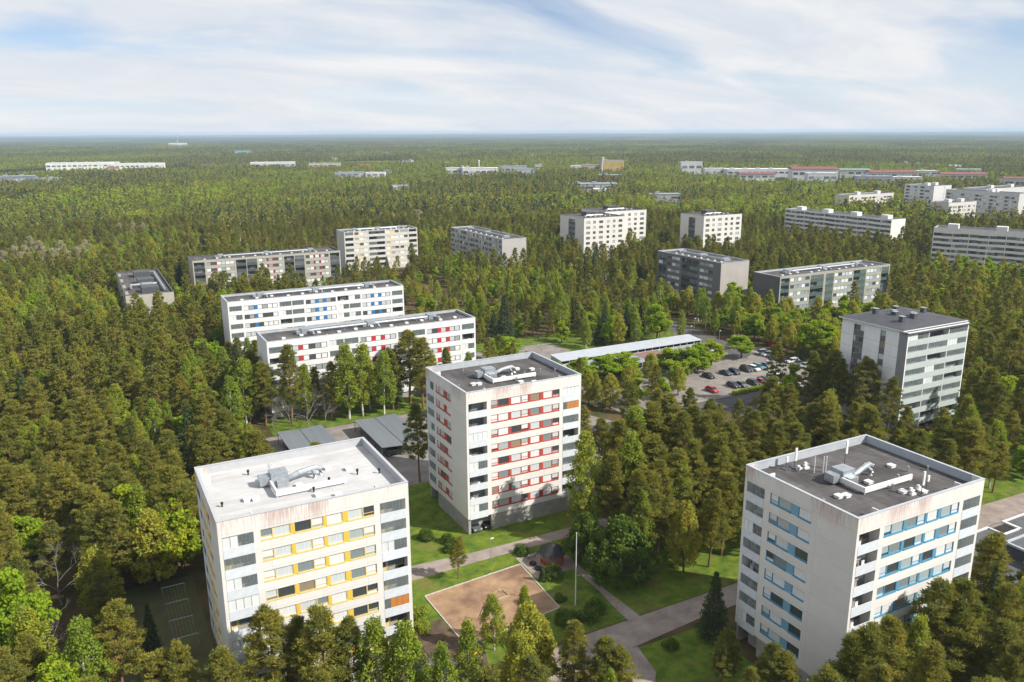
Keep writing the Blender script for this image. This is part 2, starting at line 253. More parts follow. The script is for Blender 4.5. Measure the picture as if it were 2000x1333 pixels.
# ------------------------------------------------------------------ ground
def far_ground_mat():
    m = bpy.data.materials.new('land'); m.use_nodes = True; t = m.node_tree; b = t.nodes['Principled BSDF']; b.inputs['Roughness'].default_value = 1.0; b.inputs['Specular IOR Level'].default_value = 0.0
    g = N('ShaderNodeNewGeometry', t)
    def nz(sc, det, lo, hi):
        n = N('ShaderNodeTexNoise', t); lk(g.outputs['Position'], n.inputs['Vector'], t); n.inputs['Scale'].default_value = sc; n.inputs['Detail'].default_value = det; n.inputs['Roughness'].default_value = 0.6
        r = N('ShaderNodeMapRange', t); lk(n.outputs['Fac'], r.inputs[0], t); r.inputs[1].default_value = lo; r.inputs[2].default_value = hi; return r.outputs[0]
    def mixc(f, a, c):
        x = N('ShaderNodeMixRGB', t); lk(f, x.inputs[0], t)
        for i, q in ((1, a), (2, c)):
            if isinstance(q, tuple): x.inputs[i].default_value = (*q, 1)
            else: lk(q, x.inputs[i], t)
        return x.outputs[0]
    conif = mixc(nz(0.03, 8, 0.35, 0.65), (0.022, 0.030, 0.012), (0.055, 0.062, 0.020))
    forest = mixc(nz(0.0016, 8, 0.50, 0.62), conif, (0.10, 0.125, 0.03))
    fields = mixc(nz(0.0007, 5, 0.66, 0.69), forest, (0.17, 0.19, 0.07))
    flo = mixc(nz(0.16, 9, 0.35, 0.65), (0.055, 0.060, 0.022), (0.13, 0.085, 0.05))
    dist = N('ShaderNodeVectorMath', t, operation='LENGTH'); lk(g.outputs['Position'], dist.inputs[0], t)
    r = N('ShaderNodeMapRange', t); lk(dist.outputs['Value'], r.inputs[0], t); r.inputs[1].default_value = 900; r.inputs[2].default_value = 1500
    lk(mixc(r.outputs[0], flo, fields), b.inputs['Base Color'], t); return m
def build_ground():
    rs = [0, 300, 700, 1200, 2000, 3000, 4200, 5500, 7000, 8500, 10000, 12000, 14000, 16500, 19000, 22000, 25000, 28000]
    n = 180; v = [(0, 0, 0)]; f = []
    for r in rs[1:]:
        for k in range(n):
            a = 2 * math.pi * k / n; x, y = r * math.sin(a), r * math.cos(a); z = 0
            if r > 5000:
                w = min(1, (r - 5000) / 12000)
                z = w * (14 + 11 * math.sin(a * 9 + r * 0.0006) + 8 * math.sin(a * 23 + r * 0.0011 + 1.3) + 4 * math.sin(a * 47 + r * .002))
            v.append((x, y, z))
    for k in range(n): f.append((0, 1 + (k + 1) % n, 1 + k))
    for i in range(len(rs) - 2):
        for k in range(n):
            k2 = (k + 1) % n; a = 1 + i * n; f.append((a + k, a + k2, a + n + k2, a + n + k))
    me = bpy.data.meshes.new('ground'); me.from_pydata(v, [], f); me.materials.append(far_ground_mat())
    me.polygons.foreach_set('use_smooth', [True] * len(f)); me.update()
    struct(ob('ground', me))
build_ground()
sheet('lawn', [(34, 109), (84, 109), (84, 150), (52, 150), (34, 146)], 0.030, M_LAWN)
sheet('lawn', [(36, 86.7), (101, 86.8), (101, 99), (84, 104), (72, 112.3), (36, 111.9)], 0.032, M_LAWN)
sheet('lawn', rect(55, 66, 74, 80.3), 0.033, M_LAWN)
sheet('lawn', rect(36, 188.2, 98, 201), 0.035, M_LAWN)
sheet('lawn', rect(94, 212, 190, 245), 0.036, M_LAWN)
sheet('lawn', rect(186, 95, 240, 140), 0.037, M_LAWN)
sheet('lawn', rect(140, 92, 186, 116), 0.039, M_LAWN)
sheet('lawn', rect(118, 84.5, 175, 92), 0.046, M_LAWN)
sheet('lawn', rect(-2, 103, 10.2, 131), 0.03, mat('shade_toned_lawn', (0.085, 0.11, 0.028), (0.085, 0.062, 0.04), 0.95, 0.3, detail=7, world=True))  # yard lawn beside the tower, its shade put into a darker colour
sheet('footpath', [(30, 112.2), (43.6, 111.9), (54.3, 112.4), (69.5, 112.4), (110, 112.6), (110, 115.6), (71.3, 115.4), (55.2, 115.5), (45, 116.2), (30, 117)], 0.055, M_GRAV)
sheet('road', [(48, 79.2), (59.7, 80.5), (75, 81.8), (112, 82.6), (138, 79.4), (175, 79.2), (175, 84.2), (112, 86.8), (86, 86.6), (57.8, 86.4), (46, 85)], 0.069, M_GRAV)
sheet('driveway', [(57.1, 70), (61.4, 74.9), (62.6, 80.6), (59, 80.8), (57.1, 75.4), (53, 70)], 0.06, M_GRAV)
sheet('footpath', [(65.2, 86.3), (67.4, 86.3), (67, 95), (67.3, 102), (67.4, 106), (65.6, 106), (65.9, 102), (65.9, 95), (65.2, 89)], 0.06, M_GRAV)
sheet('gazebo_yard', [(59.2, 102.8), (67.5, 102.8), (67.5, 108.6), (59.2, 110.4)], 0.058, M_GRAV)
sheet('playground', [(41.2, 106.7), (41.5, 92.2), (58.0, 94.0), (58.9, 108.2)], 0.06, M_SAND)
sheet('bare_earth', [(36, 86), (42, 85.5), (44, 92), (41.3, 92.5), (41, 100), (36, 100)], 0.045, mat('bare_earth', (0.12, 0.08, 0.055), (0.06, 0.045, 0.03), .95, .6, world=True))
sheet('road', [(28, 74), (38, 74), (40, 85), (38.5, 90), (36, 92), (33, 92), (30, 88)], 0.065, M_ASPH)
sheet('car_park', rect(29, 146.5, 100, 188), 0.057, M_LOT)
sheet('car_park', [(84, 118), (108, 118), (118, 146), (100, 188), (100, 146.5), (84, 140)], 0.054, M_LOT)
sheet('car_park', [(118, 159.2), (192, 159.2), (196, 166), (196, 192), (190, 203), (190, 224), (184, 224), (182, 211), (118, 202)], 0.059, M_LOT)
sheet('road', [(98, 151.8), (150, 152), (230, 152.4), (230, 158.6), (150, 158.8), (98, 158)], 0.081, M_ASPH)
sheet('road', [(183, 186), (190, 190), (200, 260), (212, 330), (206, 330), (193, 262), (182, 212)], 0.073, M_ASPH)
sheet('driveway', [(146, 118), (163, 118), (163, 141), (150, 152), (143, 152)], 0.05, M_ASPH)
sheet('gravel_yard', [(100, 213), (124, 213), (139.5, 221), (138.5, 233), (100, 234)], 0.05, M_LOT)
sheet('yard', rect(112, 58, 150, 79.3), 0.05, M_LOT)

# ------------------------------------------------------------------ buildings
CACHE = {}
def cached(key, fn):
    if key not in CACHE: CACHE[key] = fn()
    return CACHE[key]
D = 1.35; T = 0.22
def frame_mesh(w, h, fr, transom, sillc):
    def mk():
        b = MB(); t = 0.07; y0, y1 = 0.05, 0.17
        b.box(0, y0, h - t, w, y1, h); b.box(0, y0, t * 1.2, t, y1, h - t); b.box(w - t, y0, t * 1.2, w, y1, h - t)
        b.box(0, -0.03, -0.0, w, y1, t * 1.2) if not sillc else b.box(0, -0.04, -0.0, w, y1, 0.2)
        if transom: b.box(t, y0 + .01, h * 0.36, w - t, y1 - .01, h * 0.36 + 0.06)
        return b.mesh('window', FR[fr])
    return cached(('fr', round(w, 2), round(h, 2), fr, transom, sillc), mk)
def pane_mesh(w, h, m, y=0.12): return cached(('pn', round(w, 2), round(h, 2), m.name, y), lambda: MB().box(0, y, 0, w, y + 0.02, h).mesh('pane', m))
def window(root, P, rz, w, h, fr='white', transom=False, sill=False, pm=None):
    pm = pm or M_PANE; o = ob('window', frame_mesh(w, h, fr, transom, sill), root, P, rz); zb = 0.2 if sill else 0.085
    if transom:
        ob('pane', pane_mesh(w - .14, h * .36 - zb, pm), o, (.07, 0, zb)); ob('pane', pane_mesh(w - .14, h * .64 - .13, pm), o, (.07, 0, h * .36 + .06))
    else: ob('pane', pane_mesh(w - .14, h - .07 - zb, pm), o, (.07, 0, zb))
    return o
def balcony(root, P, rz, w, fh, style, rng, bm, par=1.05, door='white', depth=D):
    """P = outer lower corner of the opening; slab, parapet sheet, glazing, and the window wall behind"""
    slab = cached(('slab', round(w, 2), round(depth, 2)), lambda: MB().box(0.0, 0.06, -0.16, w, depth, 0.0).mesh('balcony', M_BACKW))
    o = ob('balcony', slab, root, P, rz)
    pm = cached(('par', round(w, 2), bm.name, par), lambda: MB().box(0.01, -0.03, -0.22, w - 0.01, 0.05, par).mesh('parapet', bm))
    ob('parapet', pm, o)
    wm = cached(('bw', round(w, 2), door, round(depth, 2)), lambda: MB().box(w * .30, depth - .05, .75, w - .25, depth, 2.15).box(.25, depth - .05, .02, w * .27, depth, 2.15).mesh('window_frame', FR[door]))
    bw = ob('window_frame', wm, o)
    ob('pane', cached(('bp', round(w, 2), round(depth, 2)), lambda: MB().box(w * .30 + .1, depth - .08, .85, w - .35, depth - .052, 2.05).mesh('pane', M_PANED)), bw)
    ob('pane', cached(('bp2', round(w, 2), round(depth, 2)), lambda: MB().box(.35, depth - .08, .95, w * .27 - .1, depth - .052, 2.05).mesh('pane', M_PANED)), bw)
    top = fh - 0.24
    if style in ('glass', 'curtain', 'half', 'orange'):
        def gl():
            b = MB(); n = max(3, int(w / .8))
            for i in range(n + 1): b.box(max(.0, i * w / n - .02), 0.0, par, min(w, i * w / n + .02), .035, top)
            b.box(0, -.004, top - .05, w, .04, top); return b.mesh('glazing_frame', M_GALV)
        g = ob('glazing_frame', cached(('gf', round(w, 2), par), gl), o)
        n = max(3, int(w / .8)); k0, k1 = {'curtain': (0, n), 'glass': (0, 0), 'half': (0, max(1, n // 2)), 'orange': (n // 3, n)}[style]
        cm = M_ORANGE if style == 'orange' else M_CURT
        for i in range(n):
            if not k0 <= i < k1: ob('pane', cached(('gp', round(w / n, 2), par), lambda: MB().box(.025, .014, par, w / n - .025, .024, top - .055).mesh('pane', M_GLASS)), g, (i * w / n, 0, 0))
        for i in range(k0, k1): ob('blind', cached(('bl', round(w / n, 2), cm.name, par), lambda: MB().box(.03, .012, par, w / n - .03, .028, top - .06).mesh('blind', cm)), g, (i * w / n, 0, 0))
    elif style == 'open' and rng.random() < .75:
        # washing, boxes and chairs seen over the parapet
        x = rng.uniform(.3, w - 1.2)
        ch = cached('bchair', lambda: MB().box(0, .35, .40, .5, .85, .46).box(0, .82, .46, .5, .87, .95).box(.02, .37, 0, .06, .41, .4).box(.44, .37, 0, .48, .41, .4).box(.02, .8, 0, .06, .84, .4).box(.44, .8, 0, .48, .84, .4).mesh('chair', M_WHITE))
        ob('chair', ch, o, (x, 0, 0))
    return o

class Building:
    """axis-aligned block W x L x H; faces S (front, -Y), W (-X), E, N described by token lists [(kind, width, opts)]"""
    def __init__(s, name, label, cat, loc, rz, w, l, h, wallm, group=None):
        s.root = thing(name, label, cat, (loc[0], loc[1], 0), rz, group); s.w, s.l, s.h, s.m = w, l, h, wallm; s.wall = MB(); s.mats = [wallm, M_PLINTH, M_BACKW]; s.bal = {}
    def face(s, side, toks, z0, fh, nfl, sill, wh, fr='white', pan=None, bpar=M_PARAP, styles=('open', 'glass', 'curtain', 'half'), rng=None, door='white', ztop=None, pm=None, sills=False, balz=0, par=1.05):
        rng = rng or RNG; W_, L_ = s.w, s.l; ztop = ztop or s.h
        P0, u, ln = {'S': ((0, 0), (1, 0), W_), 'W': ((0, L_), (0, -1), L_), 'E': ((W_, 0), (0, 1), L_), 'N': ((W_, L_), (-1, 0), W_)}[side]
        inn = (-u[1], u[0]); rz = math.atan2(u[1], u[0])
        tot = sum(t[1] for t in toks); k = ln / tot
        def pt(a, d, z): return (P0[0] + u[0] * a + inn[0] * d, P0[1] + u[1] * a + inn[1] * d, z)
        def wb(a0, a1, d0, d1, z0_, z1_, mi=0):
            p, q = pt(a0, d0, 0), pt(a1, d1, 0); s.wall.box(min(p[0], q[0]), min(p[1], q[1]), z0_, max(p[0], q[0]), max(p[1], q[1]), z1_, mi)
        e0 = T if side in 'WE' else 0.0
        a = 0; segs = []; 
        for t in toks: segs.append((t[0], a, a + t[1] * k, t[2] if len(t) > 2 else None)); a += t[1] * k
        has_b = any(x[0] == 'b' for x in segs)
        i = 0
        while i < len(segs):
            kd, a0, a1, op = segs[i]
            if kd == '-':
                wb(max(a0, e0), min(a1, ln - e0), 0, T, s.base, ztop)
            elif kd == 'b':
                wb(a0, a1, 0, T, z0 + nfl * fh - 0.2, ztop)
                if balz > 0: pass
                for r in range(nfl):
                    st = rng.choice(styles) if not op else op.get(r, rng.choice(styles))
                    balcony(s.root, pt(a0, 0, z0 + r * fh), rz, a1 - a0, fh, st, rng, bpar, par, door)
            else:
                j = i
                while j < len(segs) and segs[j][0] in 'wsPx': j += 1
                g0, g1 = a0, segs[j - 1][2]
                wb(g0, g1, 0, T, s.base, z0 + sill)
                for r in range(nfl):
                    zt = z0 + r * fh + sill + wh; zn = z0 + (r + 1) * fh + sill if r < nfl - 1 else ztop
                    wb(g0, g1, 0, T, zt, zn)
                    for q in range(i, j):
                        kd2, b0, b1, op2 = segs[q]; zz = z0 + r * fh + sill
                        if kd2 in 'ws': window(s.root, pt(b0, 0.02, zz), rz, b1 - b0, wh, fr, kd2 == 's', sills, pm)
                        elif kd2 == 'P': ob('panel', cached(('P', round(b1 - b0, 2), round(wh, 2), (op2 or pan)), lambda: MB().box(0, .04, 0, b1 - b0, .16, wh).mesh('panel', PAN[op2 or pan])), s.root, pt(b0, 0.01, zz), rz)
                        elif kd2 == 'x': wb(b0, b1, 0.002, T, zz - .01, zz + wh + .01)
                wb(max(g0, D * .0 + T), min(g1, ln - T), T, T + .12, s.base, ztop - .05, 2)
                i = j - 1
            i += 1
        # fill between niches so that side walls close behind the outer layer
        if has_b:
            i = 0
            for kd, a0, a1, op in segs:
                if kd != 'b':
                    lo, hi = max(a0, T), min(a1, ln - T)
                    nb0 = any(x[0] == 'b' and abs(x[2] - a0) < .01 for x in segs); nb1 = any(x[0] == 'b' and abs(x[1] - a1) < .01 for x in segs)
                    if nb0: wb(a0 + .003, a0 + .18, T + .003, D + .1, s.base, ztop - .06)
                    if nb1: wb(a1 - .18, a1 - .003, T + .003, D + .1, s.base, ztop - .06)
    def plain(s, side, ztop=None):
        W_, L_ = s.w, s.l; z = ztop or s.h
        if side == 'S': s.wall.box(0, 0, s.base, W_, T, z)
        if side == 'N': s.wall.box(0, L_ - T, s.base, W_, L_, z)
        if side == 'W': s.wall.box(0, T, s.base, T, L_ - T, z)
        if side == 'E': s.wall.box(W_ - T, T, s.base, W_, L_ - T, z)
    base = 0.0
    def finish(s, roofm=M_BIT, capm=M_CAP, deck=0.95, inset=D, par=0.3, capw=0.34):
        W_, L_, H = s.w, s.l, s.h
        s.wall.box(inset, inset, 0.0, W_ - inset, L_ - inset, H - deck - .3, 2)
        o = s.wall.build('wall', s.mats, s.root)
        zt = H - deck
        r = MB().box(T + .002, T + .002, zt - .25, W_ - T - .002, L_ - T - .002, zt).build('roof', roofm, s.root)
        c = capw
        cap = MB().box(-.05, -.05, H + .002, W_ + .05, c, H + .06).box(-.05, L_ - c, H + .002, W_ + .05, L_ + .05, H + .06).box(-.05, c, H + .002, c, L_ - c, H + .06).box(W_ - c, c, H + .002, W_ + .05, L_ - c, H + .06)
        i = T + .004
        cap.box(i, i, zt + .002, W_ - i, i + .06, H).box(i, L_ - i - .06, zt + .002, W_ - i, L_ - i, H).box(i, i + .06, zt + .002, i + .06, L_ - i - .06, H).box(W_ - i - .06, i + .06, zt + .002, W_ - i, L_ - i - .06, H)
        cap.build('parapet', capm, r)
        return r

def rooftop_tower(b, z, variant):
    """air-handling box, spiral duct bending down into the roof, low L-shaped upstand, hatches and pipes"""
    root = b.root; cx, cy = 9.4, 8.6
    MB().box(cx - 1.2, cy + .6, z, cx + 1.0, cy + 2.6, z + 1.75).box(cx - 2.6, cy + .9, z + .25, cx - 1.2, cy + 2.4, z + 1.35).box(cx - .6, cy - .1, z, cx + .9, cy + .6, z + .9).build('ventilation_unit', M_GALV, root)
    MB().tube([(cx + .9, cy + .9, z + .7), (cx + 1.6, cy + .8, z + .95), (cx + 2.4, cy + .9, z + 1.2), (cx + 4.2, cy + 1.4, z + 1.25), (cx + 4.9, cy + 1.6, z + 1.2), (cx + 5.4, cy + 1.65, z + .95), (cx + 5.5, cy + 1.65, z)], .36, 12).build('duct', M_GALV, root, smooth=False)
    MB().tube([(cx + 4.4, cy + 1.3, z + .9), (cx + 4.45, cy + .9, z + .7), (cx + 4.45, cy + .9, z)], .28, 10).build('duct', M_GALV, root)
    MB().box(cx - 1.4, cy - 3.0, z + .25, cx - 1.15, cy + 2.6, z + .95).box(cx - 1.15, cy - 3.0, z + .25, cx + 7.6, cy - 2.75, z + .95).box(cx - 1.3, cy - 2.9, z, cx - 1.2, cy - 2.8, z + .25).box(cx + 7.4, cy - 2.9, z, cx + 7.5, cy - 2.8, z + .25).box(cx - 1.3, cy + 2.4, z, cx - 1.2, cy + 2.5, z + .25).build('screen_rail', M_WHITE, root)
    for hx, hy in ((4.2, 6.3), (5.2, 6.0), (15.8, 11.2), (18.2, 9.6), (12.4, 3.4), (14.6, 2.2), (cx + 1.6, cy - 1.2)):
        hb = MB().box(0, 0, 0, .8, .8, .3).box(-.06, -.06, .3, .86, .86, .38).build('roof_hatch', M_WHITE, root, (hx, hy, z))
    for px, py, ph in ((1.6, 6.4, .6), (14.9, 6.2, 1.15), (19.2, 7.9, .8), (21.9, 6.9, .7), (6.3, 14.8, .7), (12.6, 5.2, .7)):
        MB().cyl(px, py, z, z + ph * .6, .10, seg=8).cyl(px, py, z + ph * .6, z + ph, .17, seg=8).build('vent_pipe', M_BLACK if variant == 'Y' else M_GALV, root)
    MB().cyl(8.6, 12.2, z, z + 2.2, .03, seg=6).box(8.2, 12.18, z + 1.9, 9.0, 12.21, z + 1.94).box(8.35, 12.18, z + 1.6, 8.85, 12.21, z + 1.64).build('antenna', M_GALV, root)
    if variant == 'B':
        for ax, ay, hh in ((7.0, 16.2, 2.6), (5.6, 16.4, 1.6), (12.2, 12.4, 4.0), (14.4, 2.4, 2.9), (15.9, 2.8, 1.9)):
            MB().cyl(ax, ay, z, z + hh, .05, seg=6).box(ax - .55, ay - .5, z + .003, ax + .55, ay + .5, z + .1).build('antenna_mast', M_DARKST, root)
            MB().box(ax - .17, ay - .22, z + hh - 1.6 * (hh > 2) - .55 * (hh <= 2), ax + .17, ay - .06, z + hh + .25).build('antenna_panel', M_WHITE, root)
        for ax, ay in ((7.9, 13.6), (9.0, 13.1), (9.4, 13.0)): MB().cyl(ax, ay, z, z + 2.3, .07, seg=6).build('mast', M_WHITE, root)
        for qx, qy in ((6.6, 15.2), (7.6, 14.9), (8.3, 15.6), (13.6, 3.3), (12.9, 2.6), (15.1, 3.4)): MB().box(0, 0, 0, .9, .35, .25).box(.1, .05, .25, .5, .3, .6).build('equipment_box', M_WHITE, root, (qx, qy, z))

def tower(label, loc, key, fr, pan, variant, seed):
    rng = random.Random(seed); H = 26.7
    b = Building('apartment_tower', label, 'apartment building', loc, 0, 23.4, 18.1, H, wallmat('wall_' + key, (0.70, 0.68, 0.65), H, 0.7))
    b.base = 3.0; z0 = 3.05; fh = 2.72
    front = [('-', .4), ('b', 3.5, {r: rng.choice(['open', 'open', 'open', 'glass', 'half']) for r in range(8)}), ('-', .75), ('s', 1.4), ('w', 2.1), ('P', .42), ('w', 2.05), ('s', 1.45), ('P', .36), ('w', 2.0), ('P', .6), ('w', 1.95), ('s', 1.4), ('-', .75), ('b', 3.35, {r: rng.choice(['open', 'open', 'glass', 'glass']) for r in range(8)}), ('-', .45)]
    if key == 'red': front[1][2].update({5: 'curtain', 3: 'half'}); front[14][2].update({6: 'orange', 7: 'curtain'})
    if key == 'yellow': front[14][2].update({2: 'orange', 5: 'half'}); front[1][2].update({4: 'curtain'})
    b.face('S', front, z0, fh, 8, 1.0, 1.5, fr, pan, rng=rng, door='yellow' if key == 'yellow' else 'brown', sills=True)
    side = [('-', .45), ('b', 3.2), ('-', 1.0), ('s', 1.35), ('w', 2.2), ('P', 1.15, 'lightblue' if key == 'blue' else None), ('w', 2.1), ('-', 6.65)]
    b.face('W', side, z0, fh, 8, 1.0, 1.5, fr, pan, rng=rng, styles=('open', 'glass', 'glass', 'half'), sills=True)
    b.plain('E'); b.plain('N')
    # plinth: set back under the balconies
    w = b.wall
    w.box(4.65, .12, 0, 23.0, T + .3, 3.0, 1); w.box(.12, .15, 0, .42, 13.9, 3.0, 1); w.box(23.0, .12, 0, 23.3, 18, 3.0, 1); w.box(.3, 17.7, 0, 23.0, 18.0, 3.0, 1); w.box(.42, .15, 0, .6, .45, 3.0, 1)
    w.box(.42, 1.36, 0, 4.65, 1.6, 3.0, 2); w.box(.42, 13.7, 0, 1.6, 13.9, 3.0, 1)
    b.finish(M_ROOFW if variant == 'Y' else M_BIT, M_CAP if variant != 'Y' else mat('cap_white', (0.44, 0.45, 0.47), (0.40, 0.41, 0.43), .5, 1), deck=1.1)
    rooftop_tower(b, H - 1.1, variant)
    return b
tower('white tower with a white roof and yellow window frames', (10.3, 91.8), 'yellow', 'yellow', 'yellow', 'Y', 3)
tower('white tower with a dark roof and red window frames above the playground path', (55.7, 121.6), 'red', 'red', 'brick', 'R', 5)
tower('white tower with blue window frames and phone antennas on its dark roof', (75.5, 57.3), 'blue', 'blue', 'teal', 'B', 8)

def glazed_tower():
    H = 25.7
    wm = mat('wall_palegrey', (0.82, 0.825, 0.83), (0.75, 0.755, 0.76), 0.85, 0.4, detail=7)
    b = Building('apartment_tower', 'pale grey tower with mint glazed balconies and a dark hipped roof', 'apartment building', (167, 119), 0, 22.3, 18.6, H, wm)
    b.base = 0.0; rng = random.Random(4)
    b.face('S', [('-', .3), ('b', 7.2), ('-', .14), ('b', 7.2), ('-', .14), ('b', 7.0), ('-', .3)], 1.4, 2.86, 8, 1, 1.4, styles=('glass', 'glass', 'open', 'glass', 'half'), bpar=M_MINT, rng=rng, door='white', ztop=24.6, par=1.2)
    b.face('W', [('-', 3.6), ('w', .7), ('P', 1.0, 'taupe'), ('w', 1.3), ('-', 4.6), ('w', 1.5), ('-', 5.9)], 1.4, 2.86, 8, .95, 1.45, 'grey', 'taupe', rng=rng, ztop=24.6)
    for r in range(1, 8):
        for a0, wd in ((3.6, 3.0), (11.2, 1.5)):
            ob('panel', cached(('tp', wd), lambda: MB().box(0, -.012, 0, wd, .02, 1.35).mesh('panel', PAN['taupe'])), b.root, (0, 18.6 - a0, 1.4 + r * 2.86 - .42), -math.pi / 2)
        MB().box(-.006, T, 1.4 + r * 2.86 - .55, .0, 18.4, 1.4 + r * 2.86 - .52).build('joint', M_DARKST, b.root)
    b.plain('E', 24.6); b.plain('N', 24.6)
    MB().box(-.03, .05, .3, .22, 2.3, 24.4).build('corner_panel', mat('corner_grey', (0.26, 0.26, 0.265), (0.22, 0.22, 0.225), .8, .5), b.root)
    b.wall.box(D, D, 0, 22.3 - D, 18.6 - D, 24.5, 2); b.wall.build('wall', b.mats, b.root)
    e = .7; W_, L_ = 22.3, 18.6
    rf = MB(); c = [(-e, 1.5 - e, 24.9), (W_ + e, 1.5 - e, 24.9), (W_ + e, L_ + e, 24.9), (-e, L_ + e, 24.9)]; r0, r1 = (8.5, 9.8, 26.3), (13.8, 9.8, 26.3)
    rf.poly([c[0], c[1], r1, r0]); rf.poly([c[1], c[2], r1]); rf.poly([c[2], c[3], r0, r1]); rf.poly([c[3], c[0], r0]); rf.box(-e, 1.5 - e, 24.7, W_ + e, L_ + e, 24.895)
    rf.poly([(-.1, -.5, 24.3), (W_ + .1, -.5, 24.3), (W_ + .1, .9, 24.66), (-.1, .9, 24.66)]).box(-.1, -.5, 24.2, W_ + .1, .85, 24.295)
    rf = rf.build('roof', mat('roof_sheet_dark', (0.075, 0.077, 0.085), (0.055, 0.057, 0.065), .6, .6), b.root)
    MB().box(-e - .03, 1.5 - e - .03, 24.68, W_ + e + .03, 1.5 - e, 24.93).box(-e - .03, 1.5 - e, 24.68, -e, L_ + e, 24.93).build('eave', M_WHITE, rf)
    for x, y in ((4.2, 5.0), (9.5, 5.8), (10.4, 6.6), (7.4, 9.4), (8.6, 10.6), (13.0, 13.5), (6.4, 14.2), (17.5, 9.0)):
        MB().box(x, y, 25.2, x + 1.1, y + 1.1, 26.9).build('chimney_box', M_DARKST, b.root); MB().box(x - .1, y - .1, 26.9, x + 1.2, y + 1.2, 27.0).build('chimney_cap', M_GALV, b.root)
    for a in (7.42, 14.75): MB().box(a, -.02, 0, a + .16, .1, 24.4).build('column', M_WHITE, b.root)
glazed_tower()

def duct_run(b, z, w, l, along='x', mat_=None, boxes=3):
    root = b.root; g = mat_ or M_GALV
    if along == 'x':
        MB().tube([(w * .22, l * .55, z + .75), (w * .5, l * .55, z + .8), (w * .84, l * .55, z + .75)], .34, 8).build('duct', g, root)
        for i in range(boxes):
            x = w * (.2 + .62 * i / max(1, boxes - 1)); MB().box(x - 1.1, l * .5, z, x + 1.1, l * .72, z + 1.3).box(x - 2.4, l * .52, z + .1, x - 1.1, l * .64, z + .8).build('ventilation_unit', g, root)
            MB().tube([(x, l * .55, z + .7), (x + 1.5, l * .42, z + .7), (x + 1.6, l * .35, z)], .3, 8).build('duct', g, root)
        for i in range(11):
            x = w * (.08 + .084 * i); y = l * (.28 + .08 * ((i * 7) % 3)); MB().box(x, y, z, x + .9, y + .8, z + .38).build('roof_hatch', M_WHITE, root)
        for i in range(9): x = w * (.26 + .06 * i); MB().box(x, l * .55 - .06, z, x + .12, l * .55 + .06, z + .5).build('duct_support', g, root)
    else:
        MB().tube([(w * .5, l * .18, z + .7), (w * .5, l * .86, z + .7)], .34, 8).build('duct', g, root)
        for i in range(boxes):
            y = l * (.16 + .68 * i / max(1, boxes - 1)); MB().box(w * .42, y - 1.2, z, w * .66, y + 1.2, z + 1.2).build('ventilation_unit', g, root)
        for i in range(8): y = l * (.1 + .1 * i); MB().box(w * .25, y, z, w * .25 + .8, y + .9, z + .38).build('roof_hatch', M_WHITE, root)

def slab_front(rep, pan, pw=.95):
    t = [('-', .4), ('b', 3.5)]
    for i in range(rep):
        t += [('-', .55), ('w', 1.45), ('w', 1.45), ('P', pw, pan), ('w', 1.45)] + ([('P', pw, pan)] if i else [('w', 1.45)]) + [('w', 1.45), ('w', 1.45), ('-', .55)]
        t += [('b', 3.5), ('-', .2), ('b', 3.5)] if i < rep - 1 else [('b', 3.5), ('-', .4)]
    return t
def lamella(label, loc, w, l, h, wc, fr, pan, nfl, front, side=None, rz=0, z0=None, roof=M_BIT, capm=M_CAP, styles=('glass', 'open', 'glass', 'half'), bpar=None, duct='x', seed=1, group=None, fh=2.8, base=0.0, door='grey', boxes=3, capw=.34, wname=None, pm=None):
    rng = random.Random(seed)
    wm = mat('wall_' + (wname or ('%d_%d' % (loc[0], loc[1]))), wc, tuple(x * .9 for x in wc), .85, .35, detail=7)
    b = Building('apartment_block', label, 'apartment building', loc, rz, w, l, h, wm, group); b.base = base
    z0 = h - nfl * fh - .95 if z0 is None else z0
    b.face('S', front, z0, fh, nfl, 1.0, 1.42, fr, pan, styles=styles, rng=rng, bpar=bpar or wm, door=door, pm=pm or M_PANEL) if front else b.plain('S')
    b.face('W', side, z0, fh, nfl, 1.0, 1.42, fr, pan, styles=styles, rng=rng, bpar=bpar or wm, door=door, pm=pm or M_PANEL) if side else b.plain('W')
    b.plain('E'); b.plain('N')
    if base > 0: b.wall.box(.3, .3, 0, w - .3, l - .3, base, 1)
    b.finish(roof, capm, deck=.6, capw=capw)
    if duct: duct_run(b, h - .6, w, l, duct, boxes=boxes)
    return b
lamella('long white block with red panels and glazed balconies behind the carports', (38.4, 201), 57, 12.3, 20, (0.72, 0.72, 0.72), 'grey', 'red', 6, slab_front(3, 'red'), z0=1.9, base=1.6, seed=2, boxes=3)
lamella('long white block with blue panels behind the red-panelled one', (38.4, 257), 57, 12.3, 20, (0.72, 0.72, 0.72), 'grey', 'blue', 6, slab_front(3, 'blue'), z0=1.9, base=1.6, seed=3, boxes=3)
lamella('olive grey block with dark red panels and dark balconies at the forest edge', (43.7, 379), 66, 15, 16, (0.38, 0.37, 0.31), 'darkred' if False else 'grey', 'darkred', 5, slab_front(3, 'darkred', .6), z0=1.2, seed=4, styles=('open', 'glass', 'open'), bpar=M_DARKST, capm=M_CAPD, boxes=3)
b4 = lamella('low dark-roofed block with silver ducts half sunk in the pines', (13.5, 326), 16.5, 60, 12.5, (0.42, 0.40, 0.34), 'grey', 'darkred', 4, None, [('-', 2), ('w', 1.5), ('w', 1.5), ('b', 3.2), ('w', 1.5), ('w', 1.5), ('-', 2)] * 4, seed=5, capm=M_CAPD, duct=None)
z4 = 11.9
for y0 in (5, 24, 44): MB().box(6, y0, z4, 12, y0 + 7, z4 + 2.2).build('stair_head', M_DARKST, b4.root)
MB().tube([(14, 6, z4 + 1), (14, 30, z4 + 1), (14, 50, z4 + 1), (10, 52, z4 + 1)], .45, 8).build('duct', M_GALV, b4.root)
